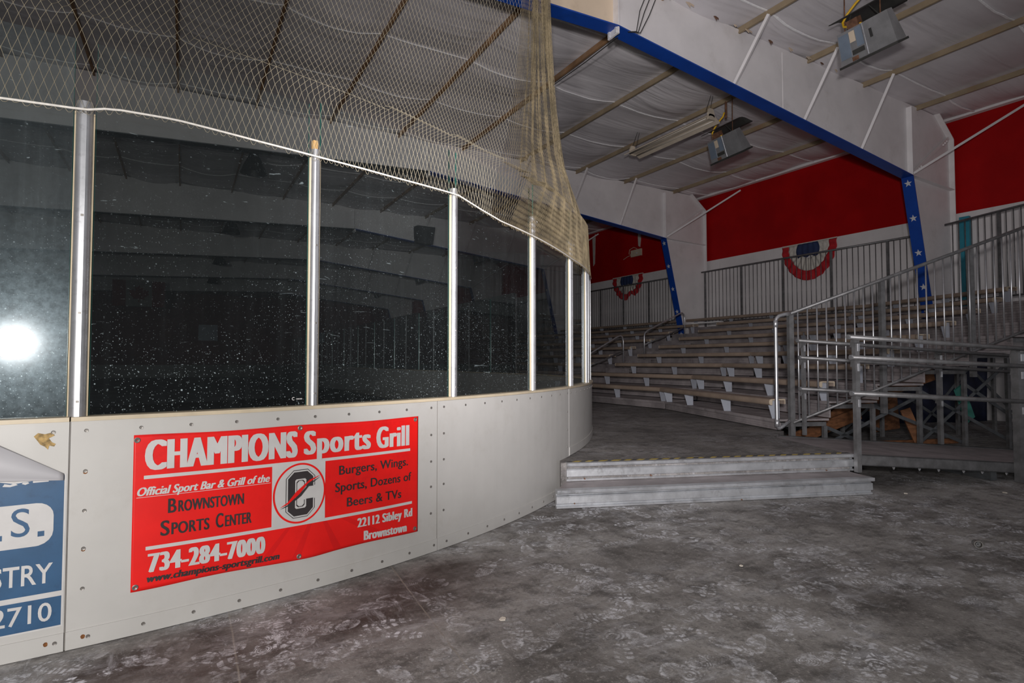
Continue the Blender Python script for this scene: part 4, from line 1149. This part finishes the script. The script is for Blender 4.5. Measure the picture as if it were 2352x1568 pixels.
# ------------------------------------------------------------------ wall things on the bleacher side
def bunting(label, yc, zt, hw, h, sag, rot):
    t = thing('bunting', label, 'bunting', (XW - .06, yc, zt), 'red white and blue buntings')
    def fan(r0, r1):
        m = MB()
        def fn(u, v):
            an = PI + PI * u; r = r0 + (r1 - r0) * v
            n = 1 - sag * math.exp(-((u - .58) / .06) ** 2) * r
            y = -math.cos(an) * hw * r; z = math.sin(an) * h * r * n
            if r1 < .5: y = (u - .5) * 2 * hw * .40; z = -(v) * h * .36 * (1 - .1 * math.cos(u * 20))
            dx = .022 * math.sin(u * PI * 22) * (.3 + r)
            return (XW - .06 + dx, yc + y, zt + z + rot * y)
        m.grid(fn, 88, 6); return m
    for nm, a, b, mt in (('red_band', .74, 1.0, BUNTR), ('white_band', .40, .74, BUNTW)):
        o = obj(nm, fan(a, b), mt, t, smooth=True, fix=False)
        md = o.modifiers.new('thickness', 'SOLIDIFY'); md.thickness = .004
    m = MB()
    m.grid(lambda u, v: (XW - .105 + .010 * math.sin(u * 26), yc + (u - .5) * hw * (.72 + .14 * math.sin(v * PI)), zt + rot * (u - .5) * hw * .8 - v * h * .36 * (1 + .06 * math.sin(u * 14))), 40, 6)
    o = obj('navy_centre', m, BUNTB, t, smooth=True, fix=False); md = o.modifiers.new('thickness', 'SOLIDIFY'); md.thickness = .004
    m = MB()
    m.grid(lambda u, v: (XW - .075 + .010 * math.sin(u * 50), yc + (u - .5) * hw * 1.40, zt - .005 - v * h * .34 + rot * (u - .5) * hw * 1.4), 60, 4)
    o = obj('white_field', m, BUNTW, t, smooth=True, fix=False); md = o.modifiers.new('thickness', 'SOLIDIFY'); md.thickness = .004
    obj('header', MB().bar((XW - .05, yc - hw, zt + .01 - rot * hw), (XW - .05, yc + hw, zt + .01 + rot * hw), .02, .05), BUNTW, t)
bunting('large red white and navy fan bunting behind the back guard rail', 10.28, 4.93, .87, 1.12, 0, 0)
bunting('small drooping red white and navy bunting left of the starred column', 18.35, 4.97, .95, 1.02, .22, 0)
t = thing('junction_box', 'beige electrical box with a loose looped wire on the red wall', 'electrical box', (XW - .05, 17.75, 5.85))
obj('box', MB().box(XW - .07, XW - .002, 17.50, 18.12, 5.74, 6.02), BOXBEIGE, t)
obj('wire', MB().tube([(XW - .04, 18.1, 5.86), (XW - .05, 18.25, 5.9), (XW - .05, 18.2, 6.08), (XW - .05, 17.95, 6.14), (XW - .05, 17.75, 6.05)], .012, 6).tube([(XW - .04, 18.1, 5.84), (XW - .05, 18.35, 5.80), (XW - .05, 18.6, 5.72)], .012, 6), BOXBEIGE, t)
obj('knob', MB().tube([(XW - .09, 17.74, 5.87), (XW - .07, 17.74, 5.87)], .03, 10), STARW, t)
o = obj('hanging_strip', MB().prism([(0, 0), (.13, 0), (.15, -.4), (.10, -.72), (.0, -.66), (-.02, -.3)], lambda p, h: (XW - .03 + h, 17.7 - p[0], 6.82 + p[1]), 0, .02), BUNTW)
tag(o, 'pale torn strip hanging on the red wall above the electrical box', 'strip')
o = obj('hanging_strip', MB().prism([(0, .1), (.22, .3), (.2, -.1), (.16, -1.05), (.05, -1.15), (.02, -.4)], lambda p, h: (XW - .03 + h, 20.75 - p[0], 6.9 + p[1]), 0, .02), BUNTW)
tag(o, 'pale torn strip hanging on the red wall beside the net bundle', 'strip')
o = obj('teal_post', MB().box(XW - .10, XW - .004, 6.22, 6.42, 2.2, 4.85), TEALP); tag(o, 'teal painted post behind the back guard rail at the right', 'post')

# ------------------------------------------------------------------ heaters, light fixture, lamps
def heater(label, c, yaw, ln, tilt, numbered=False, group='gas heaters under the roof', hang_z=ZR - .1):
    """radiant heater: tilted box, heat shield above, hangers, yellow gas hose"""
    t = thing('gas_heater', label, 'heater', c, group)
    ca, sa = math.cos(yaw), math.sin(yaw); ct, st_ = math.cos(tilt), math.sin(tilt)
    c = Vector(c)
    def P(l, a, b):
        # l along the length, a outwards from the face, b up the face
        l = -l; ax = a * ct - b * st_; bz = a * st_ + b * ct
        return c + Vector((ca * l - sa * ax, sa * l + ca * ax, bz))
    def blk(l0, l1, a0, a1, b0, b1):
        return [P(l0, a0, b0), P(l1, a0, b0), P(l1, a1, b0), P(l0, a1, b0), P(l0, a0, b1), P(l1, a0, b1), P(l1, a1, b1), P(l0, a1, b1)]
    h = ln / 2
    m = MB().hexa([P(-h, -.20, -.24), P(h, -.20, -.24), P(h, .06, -.24), P(-h, .06, -.24), P(-h * .90, -.14, .24), P(h * .90, -.14, .24), P(h * .90, .0, .24), P(-h * .90, .0, .24)])
    obj('body', m, HEATM, t)
    obj('rim', MB().hexa(blk(-h - .02, h + .02, -.22, .09, -.28, -.245)), HEATD, t)
    F = lambda l, b: P(l * (1 - .10 * (b + .24) / .48), .002 + .06 * (.24 - b) / .48, b)
    def plate(nm, l0, l1, b0, b1, mat):
        off = P(0, .008, 0) - P(0, 0, 0)
        obj(nm, MB().hexa([F(l0, b0), F(l1, b0), F(l1, b1), F(l0, b1)] + [F(l0, b0) + off, F(l1, b0) + off, F(l1, b1) + off, F(l0, b1) + off]), mat, t)
    s = 1
    plate('panel', -h * .95, -h * .55, -.16, .20, HEATB); plate('panel', -h * .28, -h * .02, -.06, .22, HEATB)
    plate('label_plate', -h * .52, -h * .30, .04, .2, BOXBEIGE); plate('vent', -h * .5, -h * .05, -.15, -.08, HEATD)
    plate('warning_label', -h * .55, -h * .32, -.235, -.175, RUSTR); plate('seam', .0, h * .03, -.23, .24, ALU)
    if numbered:
        v, f = text_fit('1', 0, .045, 0, 0, .13)
        bm = MB(); off = P(0, .004, 0) - P(0, 0, 0)
        b0 = len(bm.v); bm.v = [tuple(F(h * .22 + x, -.02 + z) + off) for x, z in v]; bm.f = list(f)
        obj('number', bm, CABLE, t, fix=False)
    sh = MB()
    g = lambda u, v: c + Vector((ca * (u - .5) * ln * .98 - sa * ((v - .5) * .62 - .05), sa * (u - .5) * ln * .98 + ca * ((v - .5) * .62 - .05), .50 - .10 * v + .05 * math.cos((v - .5) * 5)))
    sh.grid(g, 6, 8)
    o = obj('heat_shield', sh, HEATD, t, smooth=True, fix=False); md = o.modifiers.new('thickness', 'SOLIDIFY'); md.thickness = .012
    top = hang_z - c.z
    for l, a in ((-.34, -.05), (.30, -.05)):
        p = P(l * ln, a, .2); q = Vector((p.x, p.y, hang_z)); obj('hanger', MB().tube([p, q], .010, 6), RUSTR, t)
    p = c + Vector((ca * -.05, sa * -.05, .62)); obj('gas_pipe', MB().tube([p, Vector((p.x, p.y, hang_z))], .026, 8), RUSTR, t)
    for l in (-.30, .30):
        obj('chain', MB().tube([P(l * ln, -.05, .22), P(l * ln * .5, -.08, .44)], .007, 5), HEATD, t)
    obj('burner', MB().hexa(blk(-h * .5, -h * .1, -.14, -.02, .24, .36)), RUSTR, t)
    if top > .6:
        pts = [c + Vector((ca * l - sa * .06, sa * l + ca * .06, z)) for l, z in ((-.06, .74), (-.02, .66), (.10, .60), (.24, .50), (.32, .40), (.30, .32), (.16, .26), (.02, .24))]
        obj('gas_hose', MB().tube(pts, .019, 8), YELLOW, t, smooth=True)
    return t
heater('gas heater with a yellow hose hanging right of the long light fixture', (10.5, 8.58, 6.22), R(90 - 6), .95, R(-28))
heater('gas heater numbered one with a yellow hose, at the top right corner', (9.05, 4.74, 6.36), R(90 - 4), .86, R(-28), True)
for y, w in ((23.2, 'nearest'), (30.9, 'middle'), (39.2, 'farthest')):
    heater('dim gas heater seen through the corner glass, ' + w + ' of the three in the dark', (11.6, y, 6.15), R(90), 1.0, R(-28))
o = obj('loudspeaker', MB().hexa([(7.7, 20.5, 5.9), (8.3, 20.5, 5.9), (8.3, 20.95, 5.95), (7.7, 20.95, 5.95), (7.65, 20.4, 6.55), (8.35, 20.4, 6.55), (8.35, 20.9, 6.6), (7.65, 20.9, 6.6)]), PITCH)
tag(o, 'dark loudspeaker box under the roof, seen through the glass right of the wood-topped post', 'loudspeaker')

t = thing('strip_light', 'long cream twin-tube strip light with its tubes out, hanging under the roof', 'light fixture', (9.85, 9.65, 6.66))
Y0, Y1_ = 8.38, 10.92; cx, cz = 9.85, 6.64
m = MB()
m.prism([(cx - .05, cz + .10), (cx + .05, cz + .10), (cx + .26, cz - .03), (cx + .26, cz - .05), (cx + .245, cz - .05), (cx + .04, cz + .06), (cx - .04, cz + .06), (cx - .245, cz - .05), (cx - .26, cz - .05), (cx - .26, cz - .03)], lambda p, y: (p[0], y, p[1]), Y0, Y1_)
obj('reflector', m, FIXT, t)
obj('spine', MB().box(cx - .05, cx + .05, Y0 + .02, Y1_ - .02, cz + .0, cz + .06), FIXT, t)
for s in (-.12, .12): obj('tube', MB().tube([(cx + s, Y0 + .05, cz - .005), (cx + s, Y1_ - .05, cz - .005)], .019, 8), TUBE, t, smooth=True)
for y in (Y0, Y1_ - .05): obj('end_plate', MB().prism([(cx - .09, cz - .02), (cx + .09, cz - .02), (cx + .09, cz + .13), (cx + .05, cz + .22), (cx - .05, cz + .22), (cx - .09, cz + .13)], lambda p, q: (p[0], q, p[1]), y, y + .05), FIXT, t)
for y in (Y0 + .1, Y1_ - .1):
    obj('chain', MB().tube([(cx - .06, y, cz + .2), (cx + .1, y, ZR - .1)], .006, 5).tube([(cx + .06, y, cz + .2), (cx + .16, y, ZR - .1)], .006, 5), CABLE, t)

first = None
LAMPS = [(15.2, 'largest dark bell-shaped lamp seen through the second glass panel'), (22.8, 'second largest dark bell-shaped lamp, with a pale square junction above it'), (30.4, 'third dark bell-shaped lamp down the rink, low behind the glass'), (38.0, 'smallest dark bell-shaped lamp, farthest down the rink')]
for y, lab in LAMPS:
    if first is None:
        t = thing('pendant_lamp', lab, 'lamp', (1.42, y, 6.0), 'bell lamps over the rink')
        m = MB().lathe([(.31, 0), (.30, .02), (.20, .28), (.12, .42), (.11, .55), (.0, .56), (.10, .55), (.11, .42), (.19, .28), (.29, .02)], (1.42, y, 6.0), 24); obj('shade', m, LAMPM, t, smooth=True)
        obj('stem', MB().tube([(1.42, y, 6.5), (1.42, y, ZR - .32)], .025, 8), BRACKET, t)
        obj('junction_box', MB().box(1.27, 1.57, y - .06, y + .06, ZR - .42, ZR - .18), BRACKET, t)
        obj('hanger', MB().tube([(1.42, y, ZR - .2), (1.42, y, ZR - .01)], .02, 6), BRACKET, t)
        first = t
    else: copy_tree(first, (1.42, y, 6.0), lab)

t = thing('flag', 'dim red and white flag with a red leaf hanging far down the rink', 'flag', (-2.2, 36.9, 4.4))
FX0, FX1, FZ0, FZ1 = -3.35, -.95, 4.35, 5.75
obj('white_field', MB().box(FX0 + .6, FX1 - .6, 36.80, 36.82, FZ0, FZ1), FLAGW, t)
obj('red_bar', MB().box(FX0, FX0 + .6, 36.80, 36.82, FZ0, FZ1), FLAGR, t); obj('red_bar', MB().box(FX1 - .6, FX1, 36.80, 36.82, FZ0, FZ1), FLAGR, t)
lf = [(0, .5), (.08, .33), (.2, .38), (.16, .12), (.3, .25), (.34, .16), (.48, .18), (.42, .02), (.5, -.04), (.25, -.24), (.28, -.34), (.03, -.30), (.03, -.5), (-.03, -.5), (-.03, -.30), (-.28, -.34), (-.25, -.24), (-.5, -.04), (-.42, .02), (-.48, .18), (-.34, .16), (-.3, .25), (-.16, .12), (-.2, .38), (-.08, .33)]
obj('leaf', MB().prism([(a * .95, b * .95) for a, b in lf], lambda p, q: (-2.15 + p[0], q, 5.05 + p[1]), 36.785, 36.80), FLAGR, t)
o = obj('notice_board', MB().box(1.1, 2.6, YF - .06, YF - .005, 3.2, 4.6), BRACKET); tag(o, 'pale square board on the dark far end wall', 'board')

# ------------------------------------------------------------------ small things on the floor
t = thing('metal_fitting', 'small round metal pipe fitting lying on the dark floor at the right', 'pipe fitting', (5.06, 1.93, 0))
ax = Vector((-.80, -.60, .10)).normalized(); c = Vector((5.075, 1.955, .0315))
def cyl(r0, r1, a, b, n=20):
    m = MB(); u = ax.orthogonal().normalized(); w = ax.cross(u); rr = [(r1, a), (r1, b), (r0, b), (r0, a)]; k0 = 0
    for (r, q) in rr:
        for i in range(n):
            an = 2 * PI * i / n; m.v.append(tuple(c + ax * q + (u * math.cos(an) + w * math.sin(an)) * r))
    for j in range(4):
        for i in range(n):
            A = j * n + i; B = j * n + (i + 1) % n; C = ((j + 1) % 4) * n
            m.f.append((A, B, C + (i + 1) % n, C + i))
    return m
obj('collar', cyl(.022, .027, .0, .035), SCREW, t, smooth=False); obj('thread', cyl(.012, .024, -.035, .0), GALV, t); obj('core', cyl(.004, .013, -.01, .02), GALV, t)
def chip(label, x, y, s, rz, z=0):
    pts = [(math.cos(a) * s * random.uniform(.6, 1.1), math.sin(a) * s * random.uniform(.5, .9)) for a in [2 * PI * i / 7 for i in range(7)]]
    ca, sa = math.cos(rz), math.sin(rz)
    o = obj('paint_chip', MB().prism(pts, lambda p, h: (x + ca * p[0] - sa * p[1], y + sa * p[0] + ca * p[1], z + .002 + h), 0, .004), CHIP)
    tag(o, label, 'paint chip', 'paint chips on the floor')
chip('cream paint chip lying among the shoe prints below the banner, largest one', 1.495, 2.687, .026, .3)
chip('small cream paint chip on the floor between the steps and the camera', 3.26, 2.574, .016, .9)
chip('tiny pale paint chip under the ramp edge, beside the step corner', *L(5.05, 5.15)[:2], .025, .2)
chip('pale paint chip on the dark floor left of the thick ramp post', *L(6.1, 5.0)[:2], .03, .7)
